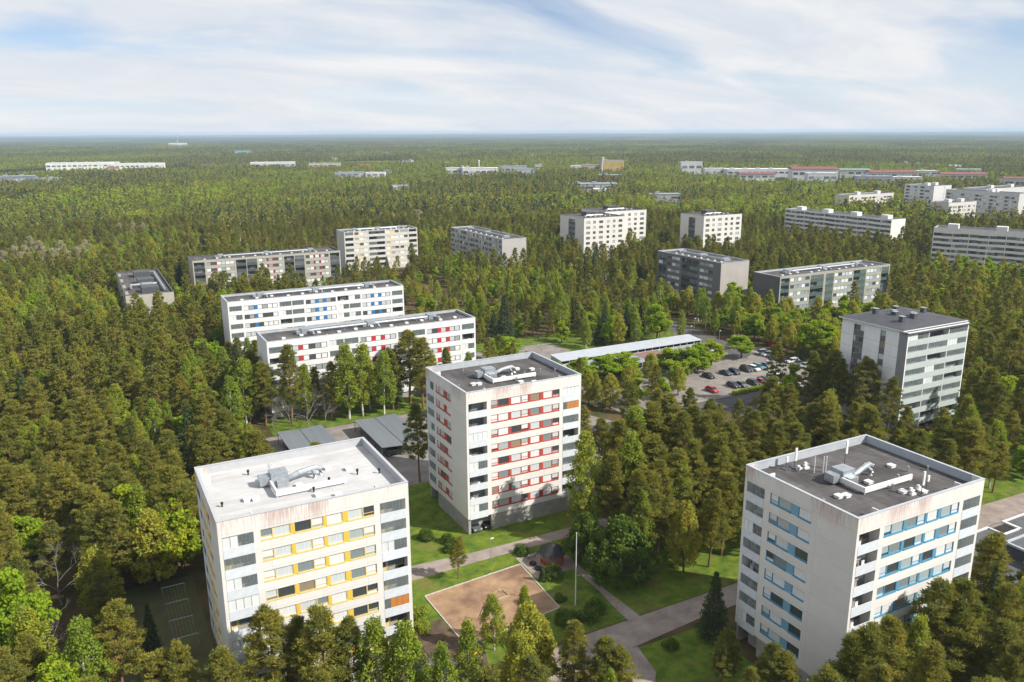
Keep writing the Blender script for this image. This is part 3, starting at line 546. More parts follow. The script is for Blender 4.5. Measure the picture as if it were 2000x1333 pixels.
MB().tube([(3, 14, z4 + 1), (3, 20, z4 + 1), (12.5, 20.5, z4 + 1)], .45, 8).build('duct', M_GALV, b4.root)
MB().box(7, 16, z4, 11, 21, z4 + 1.6).build('ventilation_unit', M_GALV, b4.root)
lamella('cream eight-storey block with yellow panels rising behind the pines', (121.4, 410.6), 40, 13.5, 20.6, (0.56, 0.54, 0.50), 'yellow', 'yellow', 7, [('-', .4), ('b', 4), ('-', .6), ('w', 2), ('P', .4), ('w', 2), ('w', 2), ('-', .6), ('b', 4), ('b', 4), ('-', .6), ('w', 2), ('P', .5), ('w', 2), ('w', 2), ('-', .6), ('w', 2), ('w', 2), ('-', .6), ('b', 4), ('-', .4)], z0=.9, seed=6, styles=('open', 'open', 'glass'))
lamella('grey block turned side-on among pines with ribbon windows', (187.5, 362.5), 13.8, 63, 18, (0.42, 0.405, 0.39), 'grey', 'taupe', 6, None, [('-', .5), ('b', 3.4), ('w', 1.5), ('w', 1.5), ('w', 1.5), ('-', .7), ('w', 1.5), ('w', 1.5), ('b', 3.4), ('-', .5)] * 4, z0=.9, seed=7, duct='y')
def point_block(label, loc, w, l, h, seed, cut=0.0, dx=0, dy=0, w2=0, l2=0):
    rng = random.Random(seed); wm = mat('wall_point', (0.66, 0.635, 0.595), (0.60, 0.575, 0.54), .85, .35, detail=6)
    def one(b, nm=None):
        b.face('S', [('-', 1.2), ('w', 2.2), ('-', 1.6), ('w', 1.5), ('-', 1.9), ('w', 2.2), ('-', 2.1), ('w', 1.5), ('-', 1.9), ('w', 1.5), ('-', 1.8), ('w', 2.2), ('-', 1.3)], h - 7 * 2.85 - 1.3, 2.85, 7, 1.0, 1.45, 'brown', None, rng=rng, pm=M_PANED)
        b.face('W', [('-', l * .36), ('b', l * .28), ('-', l * .36)], h - 7 * 2.85 - 1.3, 2.85, 7, 1, 1.4, 'brown', None, rng=rng, styles=('open', 'glass'), bpar=M_DARKST, door='grey')
        b.plain('E'); b.plain('N'); b.finish(M_BIT, M_CAPD, deck=.4)
        MB().box(w * .36, l * .5, h - .4, w * .58, l * .72, h + 1.9).build('stair_head', M_DARKST, b.root)
        for k in range(6): x = w * (.2 + .12 * k); MB().box(x, l * .3, h - .4, x + 1.1, l * .3 + 1.1, h + .6 - .2 * (k % 2)).build('roof_vent', M_GALV, b.root)
        MB().tube([(w * .3, l * .42, h + .3), (w * .7, l * .42, h + .3)], .35, 8).build('duct', M_GALV, b.root)
    b = Building('apartment_tower', label, 'apartment building', loc, 0, w, l, h, wm); one(b)
    return b
point_block('nearer half of the stepped cream tower with brown-framed windows', (246, 378), 27, 25, 24, 9)
point_block('set-back half of the stepped cream tower, joined behind the nearer half', (273.2, 398), 30, 25, 24.6, 10)
point_block('stand-alone cream tower with dark balcony slot and small brown windows', (310, 354.5), 28, 20, 24, 11)
lamella('dark grey block with a blank concrete gable beside the road', (227.5, 248.5), 15, 41, 18.5, (0.17, 0.165, 0.165), 'grey', 'taupe', 6, None, [('-', .8), ('b', 3.4), ('-', .5), ('w', 1.8), ('w', 1.8), ('w', 1.8), ('-', 1), ('b', 3.4), ('b', 3.4), ('-', .5), ('w', 1.8), ('w', 1.8), ('w', 1.8), ('-', 3)] , z0=1.0, seed=12, duct='y', bpar=M_DARKST)
# its gable end is lighter concrete
MB().box(.02, -.05, .2, 14.98, -.003, 18.3).build('gable_panel', mat('gable_concrete', (0.40, 0.375, 0.35), (0.34, 0.32, 0.30), .9, .3, detail=8, stretch=(1, 1, .4)), [o for o in COL.objects if o.get('label', '').startswith('dark grey block')][0])
b = lamella('olive block with white-blinded ribbon windows and a slate gable', (237.8, 226.6), 63, 14, 15.3, (0.34, 0.335, 0.27), 'blue', 'taupe', 5, [('-', .5), ('b', 4.2), ('-', .5), ('w', 1.9), ('w', 1.9), ('w', 1.9), ('w', 1.9), ('w', 1.9), ('-', .6), ('b', 3.4), ('b', 3.4), ('-', .6)] * 2 + [('w', 1.9), ('w', 1.9), ('w', 1.9), ('w', 1.9), ('-', .6), ('b', 4.2), ('-', .5)], z0=.7, seed=13, styles=('open', 'glass'), bpar=mat('darkgreen_sheet', (0.07, 0.11, 0.10), (0.05, 0.085, 0.08), .6, 1))
MB().box(-.05, .02, .2, -.003, 13.98, 15.1).build('gable_panel', mat('gable_slate', (0.125, 0.12, 0.125), (0.105, 0.10, 0.105), .9, .4, detail=7), b.root)
ribbon = [('-', .3), ('b', 3.6), ('w', 1.4), ('w', 1.4), ('w', 1.4), ('-', .25), ('w', 1.4), ('w', 1.4), ('b', 3.6)]
def long_block(label, loc, l, h, rz=0, w=12.5, seed=1, nrep=5, nfl=6, wc=(0.74, 0.72, 0.67), heads=4):
    b = lamella(label, loc, w, l, h, wc, 'grey', 'taupe', nfl, None, ribbon * nrep + [('-', .3)], rz=rz, z0=.8, seed=seed, duct=None, capm=M_CAP, styles=('open', 'glass', 'open'), wname='ribbon', pm=M_PANED, bpar=mat('ribbon_parapet', (0.76, 0.735, 0.685), (0.70, .675, .63), .8, .5))
    for k in range(heads): y = l * (.1 + .8 * k / max(1, heads - 1)); MB().box(4, y - 2.5, h - .6, 8.5, y + 2.5, h + 1.8).build('stair_head', M_WHITE, b.root)
    return b
long_block('long pale ribbon-window block with four white stair heads and a cream gable', (431, 327), 84, 18.2, seed=14)
long_block('long pale ribbon-window block turned towards the road with a flagpole before it', (438, 203), 84, 20, rz=math.radians(26), seed=15)
def mid_block(label, loc, w, l, h, front, side, seed, wc=(0.60, 0.57, 0.52), heads=2):
    nfl = int((h - 1) / 2.85)
    b = lamella(label, loc, w, l, h, wc, 'grey', 'yellow', nfl, front, side, z0=.9, seed=seed, duct=None, styles=('open', 'glass'), wname='mid%d' % seed)
    for k in range(heads): x = w * (.3 + .45 * k); MB().box(x, l * .4, h - .6, x + 4, l * .4 + 4, h + 1.8).build('stair_head', M_WHITE, b.root)
fr1 = [('-', 1), ('b', 3), ('-', .5), ('w', 1.8), ('w', 1.8), ('w', 1.8), ('-', 1.4)]
mid_block('cream block with dark balconies behind the longest ribbon-window block', (578, 482), 56, 14, 17, fr1 * 4, None, 16)
mid_block('pale high-rise with grey balcony front near the red-roofed halls', (645, 452), 23, 28, 24, [('-', 12), ('w', 2), ('-', 8)], fr1 * 2, 17, (0.62, 0.62, 0.61))
mid_block('cream block with yellow blinds in front of the pale high-rise', (576, 390), 33, 18, 17.2, fr1 * 3, [('-', 4), ('w', 2), ('w', 2), ('P', 1), ('w', 2), ('-', 5)], 18)
mid_block('broad pale grey high-rise cut by the picture edge', (648, 408), 60, 20, 24, None, None, 19, (0.55, 0.55, 0.55))
mid_block('pale grey wing with balcony rows at the picture edge', (632, 372), 14, 60, 23, None, fr1 * 5, 20, (0.56, 0.56, 0.55))

# ------------------------------------------------------------------ far buildings of the industrial district
FAR = [(29, 1850, 128, 14, 'white'), (125, 1813, 99, 11.5, 'white'), (-65, 1365, 47, 12.0, 'slate'), (-25, 1396, 55, 6.5, 'grey'), (367, 1707, 87, 12.0, 'white'), (456, 1647, 63, 10.0, 'cream'), (395, 1289, 49, 8, 'grey'), (430, 1266, 30, 8, 'white'), (556, 1240, 28, 13, 'white'), (578, 1189, 57, 14, 'white'), (667, 1246, 47, 13, 'grey'), (629, 1138, 32, 14, 'grey'), (749, 1300, 17, 12, 'cream'), (806, 1263, 23, 10, 'white'), (816, 1234, 31, 12.5, 'tan'), (816, 1169, 39, 22, 'yellow'), (544, 816, 57, 10, 'grey'), (674, 969, 32, 10, 'red'), (529, 770, 26, 7, 'white'), (529, 666, 33, 8, 'grey'), (916, 1084, 35, 19.5, 'white'), (906, 1014, 35, 12, 'white'), (941, 956, 97, 12, 'white'), (872, 888, 50, 10, 'redroof'), (939, 845, 63, 17, 'redroof'), (894, 791, 39, 14, 'white'), (1050, 869, 43, 12, 'greenroof'), (1053, 803, 65, 11, 'redroof'), (933, 740, 43, 11, 'grey'), (988, 732, 36, 9, 'white'), (1164, 830, 30, 9, 'white'), (1112, 735, 59, 9.5, 'redroof'), (1257, 824, 35, 9, 'greenroof'), (504, 2781, 47, 14, 'teal'), (520, 4623, 87, 20, 'white'), (991, 591, 23, 14, 'redroof')]
FC = {'white': (0.66, 0.66, 0.66), 'slate': (0.20, 0.22, 0.25), 'grey': (0.40, 0.41, 0.42), 'cream': (0.58, 0.50, 0.40), 'tan': (0.44, 0.36, 0.26), 'yellow': (0.58, 0.42, 0.14), 'red': (0.30, 0.07, 0.05), 'teal': (0.2, .42, .48)}
M_RTILE = mat('red_roof', (0.26, 0.085, 0.075), (0.21, 0.07, 0.065), .7, .2); M_GRFR = mat('green_roof', (0.22, 0.32, 0.25), (0.18, 0.27, 0.21), .7, .2)
HALL_LABELS = ['long white factory with a raised roof, farthest toward the open sky edge', 'white factory wing joined to the long far factory', 'slate grey hall at the picture edge before the long white factory', 'low grey hall beside the slate one', 'white hall in a forest clearing past the long factory', 'cream hall beyond the white clearing hall', 'grey-roofed hall alone in the mid forest', 'small white hall beside the lone grey-roofed hall', 'white block at the foot of the silos', 'white hall beside the cream chimney', 'grey hall behind the chimney group', 'grey hall in front of the chimney group', 'small cream block past the chimney group', 'small white hall before the yellow plant', 'tan factory block touching the yellow plant', 'tall yellow mixing plant with a sloping conveyor', 'long grey hall below the yellow plant', 'dark red timber hall below the yellow plant', 'small white hall nearest the stepped cream tower', 'grey flat hall behind the stand-alone cream tower', 'white cube-like block between yellow plant and red roofs', 'white hall beside the cube-like block', 'longest white hall in front of the far woods', 'low hall with red roof before the longest white hall', 'big white hall under a red sheet roof', 'white office block in front of the big red-roofed hall', 'hall under a pale green roof between red roofs', 'wide red-roofed hall past the green-roofed one', 'grey hall nearest the pale high-rise', 'small white hall between grey hall and high-rise', 'small white hall behind the wide red-roofed one', 'low red-roofed hall above the pale high-rise', 'small green-roofed hall at the far wood edge', 'lone teal-roofed hall deep in the far forest', 'white hall near the horizon by the mast', 'red-roofed house at the picture edge beyond the high-rises']
seen = []
def far_hall(x, y, w, h, c):
    d = min(34, max(16, w * .45)); az = math.atan2(x, y); rz = -az * .55 - .12
    lab = HALL_LABELS[len(seen)]; seen.append(c)
    r = thing('industrial_hall', lab, 'hall', (x, y, 0), rz, 'halls of the far industrial district')
    wm = mat('hall_' + c, FC.get(c, (0.62, 0.61, 0.59)), None, .8, .1)
    m = MB().box(-w / 2, 0, 0, w / 2, d, h); 
    m.build('wall', wm, r)
    if c in ('redroof', 'greenroof'):
        q = MB(); e = .8; z = h; zr = h + d * .09
        q.poly([(-w / 2 - e, -e, z), (w / 2 + e, -e, z), (w / 2 + e, d / 2, zr), (-w / 2 - e, d / 2, zr)]).poly([(w / 2 + e, d + e, z), (-w / 2 - e, d + e, z), (-w / 2 - e, d / 2, zr), (w / 2 + e, d / 2, zr)])
        q.poly([(-w / 2 - e, -e, z), (-w / 2 - e, d / 2, zr), (-w / 2 - e, d + e, z)]).poly([(w / 2 + e, -e, z), (w / 2 + e, d + e, z), (w / 2 + e, d / 2, zr)])
        q.build('roof', M_RTILE if c == 'redroof' else M_GRFR, r)
    else:
        MB().box(-w / 2 - .3, -.3, h + .01, w / 2 + .3, d + .3, h + .5).build('roof', M_WHITE if c == 'white' else M_GALV, r)
        for q in range(max(1, int(w / 22))): MB().box(-w / 2 + 8 + q * 20, d * .4, h + .5, -w / 2 + 13 + q * 20, d * .7, h + 2.2).build('roof_unit', M_GALV, r)
    nb = max(2, int(w / 9)); bw = w / nb
    bm = cached(('hb', round(bw, 1), round(h, 1)), lambda: MB().box(bw * .15, -.12, h * .5, bw * .85, -.02, h * .72).mesh('window', M_PANED))
    for q in range(nb):
        if c != 'yellow': ob('window', bm, r, (-w / 2 + q * bw, 0, 0))
    dm = cached('hd', lambda: MB().box(0, -.15, 0, 4, -.02, 4.2).mesh('door', M_CAPD))
    for q in range(max(1, nb // 3)): ob('door', dm, r, (-w / 2 + 3 + q * 3 * bw, 0, 0))
    if c == 'yellow':
        for q in range(9): MB().box(-w / 2 + q * w / 9 + .3, -.5, 1, -w / 2 + (q + 1) * w / 9 - .3, 0.0, h - .5).build('silo_rib', wm, r)
        MB().tube([(-w / 2 - 1, -14, 2), (-w / 2 + 3, 2, h + 5)], 1.6, 6).build('conveyor', M_GALV, r); MB().box(-w / 2, 2, h + .4, -w / 2 + 7, 9, h + 6).build('conveyor_head', wm, r)
for a in FAR: far_hall(*a)
for x, y, h, lab in ((592, 1225, 24, 'cream chimney beside the white halls'), (566, 1232, 16, 'pale round silo beside the white halls'), (572, 1228, 16, 'pale round silo next to the cream chimney')):
    r = thing('chimney' if h > 20 else 'silo', lab, 'chimney' if h > 20 else 'silo', (x, y, 0)); MB().cyl(0, 0, 0, h, 1.6 if h > 20 else 3.2, 1.2 if h > 20 else 3.2, 12).build('shaft', mat('hall_cream', FC['cream']), r); MB().cyl(0, 0, h, h + 1.2, 1.4 if h > 20 else 3.3, .9, 12).build('cap', M_GALV, r)
r = thing('radio_mast', 'thin red and white mast on the horizon', 'mast', (665, 5900, 0))
for i in range(6): MB().cyl(0, 0, i * 14, i * 14 + 14, 2.2 - i * .25, 2.0 - i * .25, 6).build('mast_section', mat('hall_red', FC['red']) if i % 2 == 0 else M_WHITE, r)

# ------------------------------------------------------------------ low structures: carports, garages, flat-roofed annex, canopy
def carport(label, x0, y0, x1, y1, zr=2.8):
    r = thing('carport', label, 'carport', (x0, y0, 0), 0, 'dark carports beside the towers'); w, l = x1 - x0, y1 - y0; hw = w / 2
    g = mat('carport_sheet', (0.165, 0.18, 0.20), (0.14, 0.155, 0.17), .5, .6, spec=.4, stretch=(4, .1, 1))
    for k in range(2):
        a0, a1 = (0, hw - .12) if k == 0 else (hw + .12, w); z0, z1 = (zr + .12, zr - .18) if k == 0 else (zr - .18, zr + .12)
        m = MB(); m.v += [(a0, 0, z0), (a1, 0, z1), (a1, l, z1), (a0, l, z0), (a0, 0, z0 - .16), (a1, 0, z1 - .16), (a1, l, z1 - .16), (a0, l, z0 - .16)]
        m.f += [(0, 1, 2, 3), (7, 6, 5, 4), (4, 5, 1, 0), (5, 6, 2, 1), (6, 7, 3, 2), (7, 4, 0, 3)]; m.m += [0] * 6; m.build('roof_slope', g, r)
    MB().box(hw - .14, 0.02, zr - .32, hw + .14, l - .02, zr - .17).build('gutter', M_DARKST, r)
    for a in (.15, hw, w - .25):
        for q in range(5): MB().box(a - .06, .2 + q * (l - .5) / 4, 0, a + .06, .32 + q * (l - .5) / 4, zr - .34).build('post', M_DARKST, r)
carport('dark carport nearest the forest, behind the white-roofed tower', 35.7, 160, 46.1, 183.2)
carport('dark carport between the white-roofed tower and the dark pine', 53.8, 162.3, 64.2, 182.4)
carport('dark carport mostly hidden behind the red-framed tower', 75, 165, 85, 186)
r = thing('garage_row', 'long open-fronted grey garage row behind the bright maples', 'garage', (124.8, 202.9, 0))
w, l = 54, 6.2; gw = mat('garage_sheet', (0.42, 0.45, 0.48), (0.36, 0.39, 0.42), .5, .5)
m = MB(); m.box(0, l - .15, 0, w, l, 3.0).box(0, .2, 0, .15, l - .15, 3.0).box(w - .15, .2, 0, w, l - .15, 3.0).build('wall', gw, r)
m = MB(); m.v += [(-.2, -.3, 2.95), (w + .2, -.3, 2.95), (w + .2, l + .3, 3.45), (-.2, l + .3, 3.45), (-.2, -.3, 2.8), (w + .2, -.3, 2.8), (w + .2, l + .3, 3.3), (-.2, l + .3, 3.3)]; m.f += [(0, 1, 2, 3), (7, 6, 5, 4), (4, 5, 1, 0), (5, 6, 2, 1), (6, 7, 3, 2), (7, 4, 0, 3)]; m.m += [0] * 6; m.build('roof', M_CAP, r)
for q in range(20): MB().box(q * w / 19 - .06 + .08 * (q == 0), .0, 0, q * w / 19 + .06, .14, 2.8).build('post', M_WHITE, r)
for q in range(19):
    MB().box(q * w / 19 + .07, .05, 1.75, (q + 1) * w / 19 - .07, .1, 1.85).build('rail', M_WHITE, r)
    MB().box(q * w / 19 + 2.6, .3, 0, q * w / 19 + 2.68, l - .2, 2.2).build('partition', mat('garage_dark', (0.10, 0.085, 0.08), None, .9), r)
def low_roof(label, x0, x1, y0, y1, m_, z=2.6):
    r = thing('carport', label, 'carport', (x0, y0, 0), 0, 'low carport roofs in front of the garage row'); w, l = x1 - x0, y1 - y0; n = int(w / .9)
    for i in range(n): MB().box(i * w / n, -.0, z, (i + 1) * w / n - .05, l, z + .12 + .03 * (i % 2)).build('roof_sheet', m_, r)
    MB().box(0, .02, z - .18, w, .12, z - .002).box(0, l - .12, z - .18, w, l - .02, z - .002).build('beam', M_WHITE, r)
    for i in range(int(w / 2.6) + 1): MB().box(min(w - .12, i * 2.6), .1, 0, min(w, i * 2.6 + .12), .22, z - .182).box(min(w - .12, i * 2.6), l - .22, 0, min(w, i * 2.6 + .12), l - .1, z - .182).build('post', M_WHITE, r)
rg = mat('low_roof_grey', (0.30, 0.33, 0.36), (0.24, 0.27, 0.30), .55, .8); rb = mat('low_roof_brown', (0.27, 0.155, 0.125), (0.21, 0.12, 0.10), .7, .8)
low_roof('grey ribbed carport roof nearest the red-framed tower', 123, 148.5, 191.5, 200.0, rg); low_roof('short brown ribbed carport roof between two grey ones', 148.7, 158, 191.5, 200, rb)
low_roof('grey ribbed carport roof behind the largest maple', 158.2, 174.6, 191.5, 200, rg); low_roof('brown ribbed carport roof at the car park entrance', 174.8, 181, 190.5, 200, rb)
r = thing('annex', 'flat black-roofed annex with white edging beside the blue-framed tower', 'building', (104, 55, 0))
foot = [(0, 0), (45, 0), (45, 20.2), (33.2, 20.2), (33, 17.3), (28.6, 17.3), (28.6, 20.1), (25, 20.1), (0, 20.1)]
MB().prism(foot, 0, 3.4).build('wall', M_PLINTH, r); MB().prism([(x * .995 + .1, y * .99 + .1) for x, y in foot], 3.41, 3.5).build('roof', M_CAPD, r)
ed = MB()
for i in range(len(foot)):
    p, q = foot[i], foot[(i + 1) % len(foot)]; ed.box(min(p[0], q[0]) - .16, min(p[1], q[1]) - .16, 3.45 + .002 * i, max(p[0], q[0]) + .16, max(p[1], q[1]) + .16, 3.72 + .002 * i)
ed.build('roof_edge', M_WHITE, r); MB().box(22, 3, 3.5, 45.3, 13, 5.6).build('upper_storey', M_DARKST, r); MB().box(21.8, 2.8, 5.6, 45.5, 13.2, 5.75).build('upper_roof', M_CAPD, r); MB().box(21.7, 2.7, 5.62, 22.1, 13.3, 5.95).box(22.1, 12.9, 5.62, 45.5, 13.3, 5.95).build('upper_edge', M_CAP, r)
for x, y in ((20, 14), (21.5, 15.5), (26, 16), (31, 15)): MB().cyl(x, y, 3.5, 4.4, .12, seg=8).build('vent_pipe', M_BLACK, r)
r = thing('canopy', 'dark-roofed shed with a white slatted edge beside the glazed tower', 'shed', (147, 121, 0), math.radians(17))
MB().box(0, -3, 2.6, 14, 1.6, 2.9).build('roof', M_CAPD, r); MB().box(0, -3.2, 2.45, 14, -3.02, 3.0).box(13.8, -3.02, 2.45, 14, 1.7, 3.0).build('fascia', M_WHITE, r)
for q in range(6): MB().box(.3 + q * 2.6, -2.8, 0, .45 + q * 2.6, -2.65, 2.6).build('post', M_WHITE, r)
for q in range(16): MB().box(.2 + q * .85, -3.28, 2.5, .5 + q * .85, -3.21, 2.95).build('slat', M_DARKST, r)
MB().box(0.2, 1.2, 0, 13.8, 1.4, 2.6).build('wall', M_PLINTH, r)
r = thing('shed', 'small pale transformer hut below the dark grey block', 'hut', (222, 240.5, 0)); MB().box(0, 0, 0, 4, 3, 2.7).build('wall', M_WHITE, r); MB().box(-.2, -.2, 2.7, 4.2, 3.2, 2.85).build('roof', M_CAPD, r); MB().box(1.2, -.04, 0, 2.2, -.005, 2.1).build('door', M_GALV, r)
r = thing('shed', 'small red hut under pines beyond the car park', 'hut', (201, 192.5, 0)); MB().box(0, 0, 0, 2.6, 2, 2.4).build('wall', mat('hut_red', (0.42, 0.05, 0.03), None, .8), r); MB().box(-.2, -.2, 2.4, 2.8, 2.2, 2.52).build('roof', M_CAPD, r); MB().box(.8, -.04, 0, 1.7, -.005, 2.0).build('door', M_DARKST, r)

# ------------------------------------------------------------------ cars
M_TYRE = mat('tyre', (0.02, 0.02, 0.02), None, .9); M_RIM = mat('rim', (0.4, .4, .42), None, .4, metal=.7); M_CGL = mat('car_glass', (0.02, 0.025, 0.03), (0.015, .02, .022), .05, 1, spec=.6, coat=.5)
M_HEADL = mat('headlight', (0.7, .7, .7), None, .2, spec=.6); M_TAIL = mat('taillight', (0.35, .015, .015), None, .3)
def car_meshes(kind, paint):
    L_ = 4.3 if kind != 'wagon' else 4.6; H = {'hatch': 1.48, 'sedan': 1.44, 'wagon': 1.5, 'van': 1.75}[kind]
    hs = [(-L_ / 2, .38), (-L_ / 2 + .05, .75), (-L_ / 2 + .95, .88), (L_ / 2 - .75 if kind == 'sedan' else L_ / 2 - .15, .93), (L_ / 2 - .02, .85), (L_ / 2, .4)]
    def loft(prof, w0, w1, name, m, zb):
        b = MB(); n = len(prof)
        for sgn in (-1, 1):
            for x, z in prof: b.v.append((x, sgn * (w0 if z < .7 else w1), z))
        b.f.append(tuple(range(n))); b.f.append(tuple(range(2 * n - 1, n - 1, -1)))
        for i in range(n): j = (i + 1) % n; b.f.append((i, n + i, n + j, j))
        b.m += [0] * len(b.f); me = b.mesh(name, m); return me
    body = loft([(-L_ / 2 + .1, .28)] + hs + [(L_ / 2 - .1, .28)], .86, .84, 'body', paint, 0)
    rear = {'hatch': L_ / 2 - .25, 'wagon': L_ / 2 - .2, 'sedan': L_ / 2 - .95, 'van': L_ / 2 - .12}[kind]
    cab = loft([(-L_ / 2 + 1.0, .88), (-L_ / 2 + 1.75, H - .06), (rear - .45, H - .06), (rear, .92)], .84, .70, 'cabin', M_CGL, 0)
    top = MB().box(-L_ / 2 + 1.72, -.66, H - .07, rear - .42, .66, H).mesh('roof', paint)
    pil = MB().box(0, -.05, .9, .1, .05, H - .05); pxy = [(xa, s * .76) for s in (-1, 1) for xa in (-L_ / 2 + 1.75 + (rear - .45 + L_ / 2 - 1.75) * .48, rear - .5)]
    wh = MB().tube([(0, -.11, 0), (0, .11, 0)], .32, 12).mesh('tyre', M_TYRE); rim = MB().tube([(0, -.12, 0), (0, .12, 0)], .19, 8).mesh('rim', M_RIM)
    hl = MB().box(-.03, -.18, -.07, .05, .18, .07).mesh('headlight', M_HEADL); tl = MB().box(-.03, -.16, -.08, .04, .16, .08).mesh('taillight', M_TAIL)
    return dict(L=L_, body=body, cab=cab, top=top, pil=pil.mesh('pillar', paint), pxy=pxy, wh=wh, rim=rim, hl=hl, tl=tl)
def car(label, x, y, face, kind, col, group='cars in the car park'):
    paint = mat('paint_%s' % '_'.join('%d' % (c * 100) for c in col), col, tuple(c * .96 for c in col), .3, 1, spec=.5, coat=.7)
    p = cached(('car', kind, paint.name), lambda: car_meshes(kind, paint)); r = thing('parked_car', label, 'car', (x, y, .05), math.radians(face), group)
    bd = ob('body', p['body'], r); c = ob('cabin', p['cab'], r); ob('roof', p['top'], c); [ob('pillar', p['pil'], c, (a_, b_, 0)) for a_, b_ in p['pxy']]
    for sx in (-p['L'] / 2 + .8, p['L'] / 2 - .8):
        for sy in (-.78, .78): w_ = ob('wheel', p['wh'], r, (sx, sy, .32)); ob('rim', p['rim'], w_)
    for sy in (-.6, .6): ob('headlight', p['hl'], bd, (-p['L'] / 2 + .03, sy, .66)); ob('taillight', p['tl'], bd, (p['L'] / 2 - .03, sy, .76))
SIL, WHI, BLA, RED, NAV, TEA, GRE, GRY, LAV = (0.42, 0.45, 0.47), (0.70, 0.70, 0.70), (0.012, 0.012, 0.014), (0.40, 0.02, 0.025), (0.015, 0.025, 0.06), (0.02, 0.20, 0.28), (0.02, 0.09, 0.08), (0.10, 0.11, 0.12), (0.36, 0.36, 0.46)
CARS = [('silver estate at the far end of the hedge-side row', 191, 187.7, 0, 'wagon', SIL), ('white hatchback beside the silver estate', 191.3, 185.1, 0, 'hatch', WHI), ('black saloon between white hatchback and red car', 191.2, 182.5, 0, 'sedan', BLA), ('red hatchback in the hedge-side row', 191.8, 180.1, 0, 'hatch', RED), ('small black hatchback beside the red one in the hedge-side row', 192, 177.9, 0, 'hatch', BLA), ('white estate in the hedge-side row', 192, 175.4, 0, 'wagon', WHI), ('dark grey saloon beside the white estate', 191.6, 172.8, 0, 'sedan', GRY), ('silver hatchback nearest the tall pines in the hedge-side row', 191.3, 169.6, 0, 'hatch', SIL), ('lavender saloon standing alone in the aisle', 186.5, 178.4, 0, 'sedan', LAV),
        ('navy saloon under the maples, first of a pair', 165.1, 175.6, 90, 'sedan', NAV), ('navy hatchback under the maples, second of a pair', 167.9, 175.2, 90, 'hatch', NAV), ('black van-like car under the maple row', 172.8, 175.4, 90, 'van', BLA), ('white hatchback next to the teal car', 175.7, 175.1, 90, 'hatch', WHI), ('teal estate in the maple row', 178.3, 175.8, 90, 'wagon', TEA), ('grey saloon at the end of the maple row', 181, 175.8, 90, 'sedan', GRY), ('black saloon apart from the rest of the maple row', 158.5, 175.6, 90, 'sedan', BLA),
        ('white hatchback with empty bays beside it', 175.2, 164.6, 90, 'hatch', WHI), ('dark green saloon next to the red coupe', 170.3, 165.2, 90, 'sedan', GRE), ('low red coupe in the front row', 167.8, 164.1, 90, 'sedan', RED), ('black estate beside the red coupe', 165, 164.2, 90, 'wagon', BLA), ('grey saloon in the front row', 160.9, 164.8, 90, 'sedan', GRY), ('black hatchback beside the grey saloon in the front row', 158.4, 165.3, 90, 'hatch', BLA), ('red hatchback half hidden by pines', 150.4, 164.9, 90, 'hatch', RED), ('navy saloon parked on the road by the hedge', 169.8, 155.6, 180, 'sedan', NAV), ('silver hatchback parked on the road behind the navy saloon', 175.2, 156, 180, 'hatch', SIL),
        ('white car inside the open garage row', 143.5, 206, 90, 'hatch', WHI), ('dark car under the balcony corner of the red-framed tower', 57.6, 123.6, 90, 'sedan', GRY), ('black car under the balcony corner of the red-framed tower', 59.8, 123.9, 90, 'wagon', BLA), ('black estate under the carport next to the dark pine', 57.2, 163.9, 180, 'wagon', BLA), ('grey saloon under the carport nearest the forest', 38.5, 178.5, 180, 'sedan', GRY), ('white saloon on the lot behind the red-framed tower', 96, 150, 0, 'sedan', WHI), ('black hatchback on the lot behind the red-framed tower', 97.5, 146.5, 0, 'hatch', BLA), ('silver hatchback on the lot behind the middle pines', 101.5, 141.5, 20, 'hatch', SIL)]
for c in CARS: car(*c)
for i in range(13): MB().box(0, 0, 0, .1, 4.8, .006).build('bay_line', M_LINE, None, (151.8 + i * 2.6, 162.3, .045)); 
for i in range(14): MB().box(0, 0, 0, .1, 4.8, .006).build('bay_line', M_LINE, None, (156.6 + i * 2.6, 173.2, .045))
for o in [o for o in COL.objects if o.name.startswith('bay_line')]: struct(o)

# ------------------------------------------------------------------ playground, gazebo, small furniture
for p, q in (((41.2, 106.7), (41.5, 92.2)), ((41.5, 92.2), (58, 94)), ((58, 94), (58.9, 108.2)), ((58.9, 108.2), (41.2, 106.7))):
    d = Vector((q[0] - p[0], q[1] - p[1])); L_ = d.length
    r = struct(ob('kerb', None, None, (p[0], p[1], 0), math.atan2(d.y, d.x))); n = int(L_ / 1.0)
    km = cached('kerbstone', lambda: MB().box(.02, -.08, 0, .98, .08, .17).mesh('kerb_stone', M_KERB))
    for i in range(n): ob('kerb_stone', km, r, (i * L_ / n, 0, RNG.uniform(-.02, .02)), RNG.uniform(-.02, .02), (L_ / n, 1, 1))
r = thing('sandbox', 'low timber sandbox in the middle of the playground', 'sandbox', (50.2, 100.2, 0), math.radians(4)); tb = mat('timber', (0.42, 0.33, 0.23), (0.34, .26, .18), .85, 2)
for q in ((0, 0, 2.6, .14), (0, 2.0, 2.6, 2.14), (0, .14, .14, 2.0), (2.46, .14, 2.6, 2.0)): MB().box(q[0], q[1], 0, q[2], q[3], .32).build('plank', tb, r)
MB().box(.14, .14, .06, 2.46, 2.0, .18).build('sand', M_SAND, r)
r = thing('swing', 'dark metal swing frame at the playground edge', 'swing', (45.2, 93.6, 0), math.radians(70))
for x in (0, 3.2):
    for s in (-1, 1): MB().tube([(x, s * .8, 0), (x, 0, 2.3)], .05, 6).build('leg', M_DARKST, r)
MB().tube([(-.1, 0, 2.3), (3.3, 0, 2.3)], .05, 6).build('top_bar', M_DARKST, r)
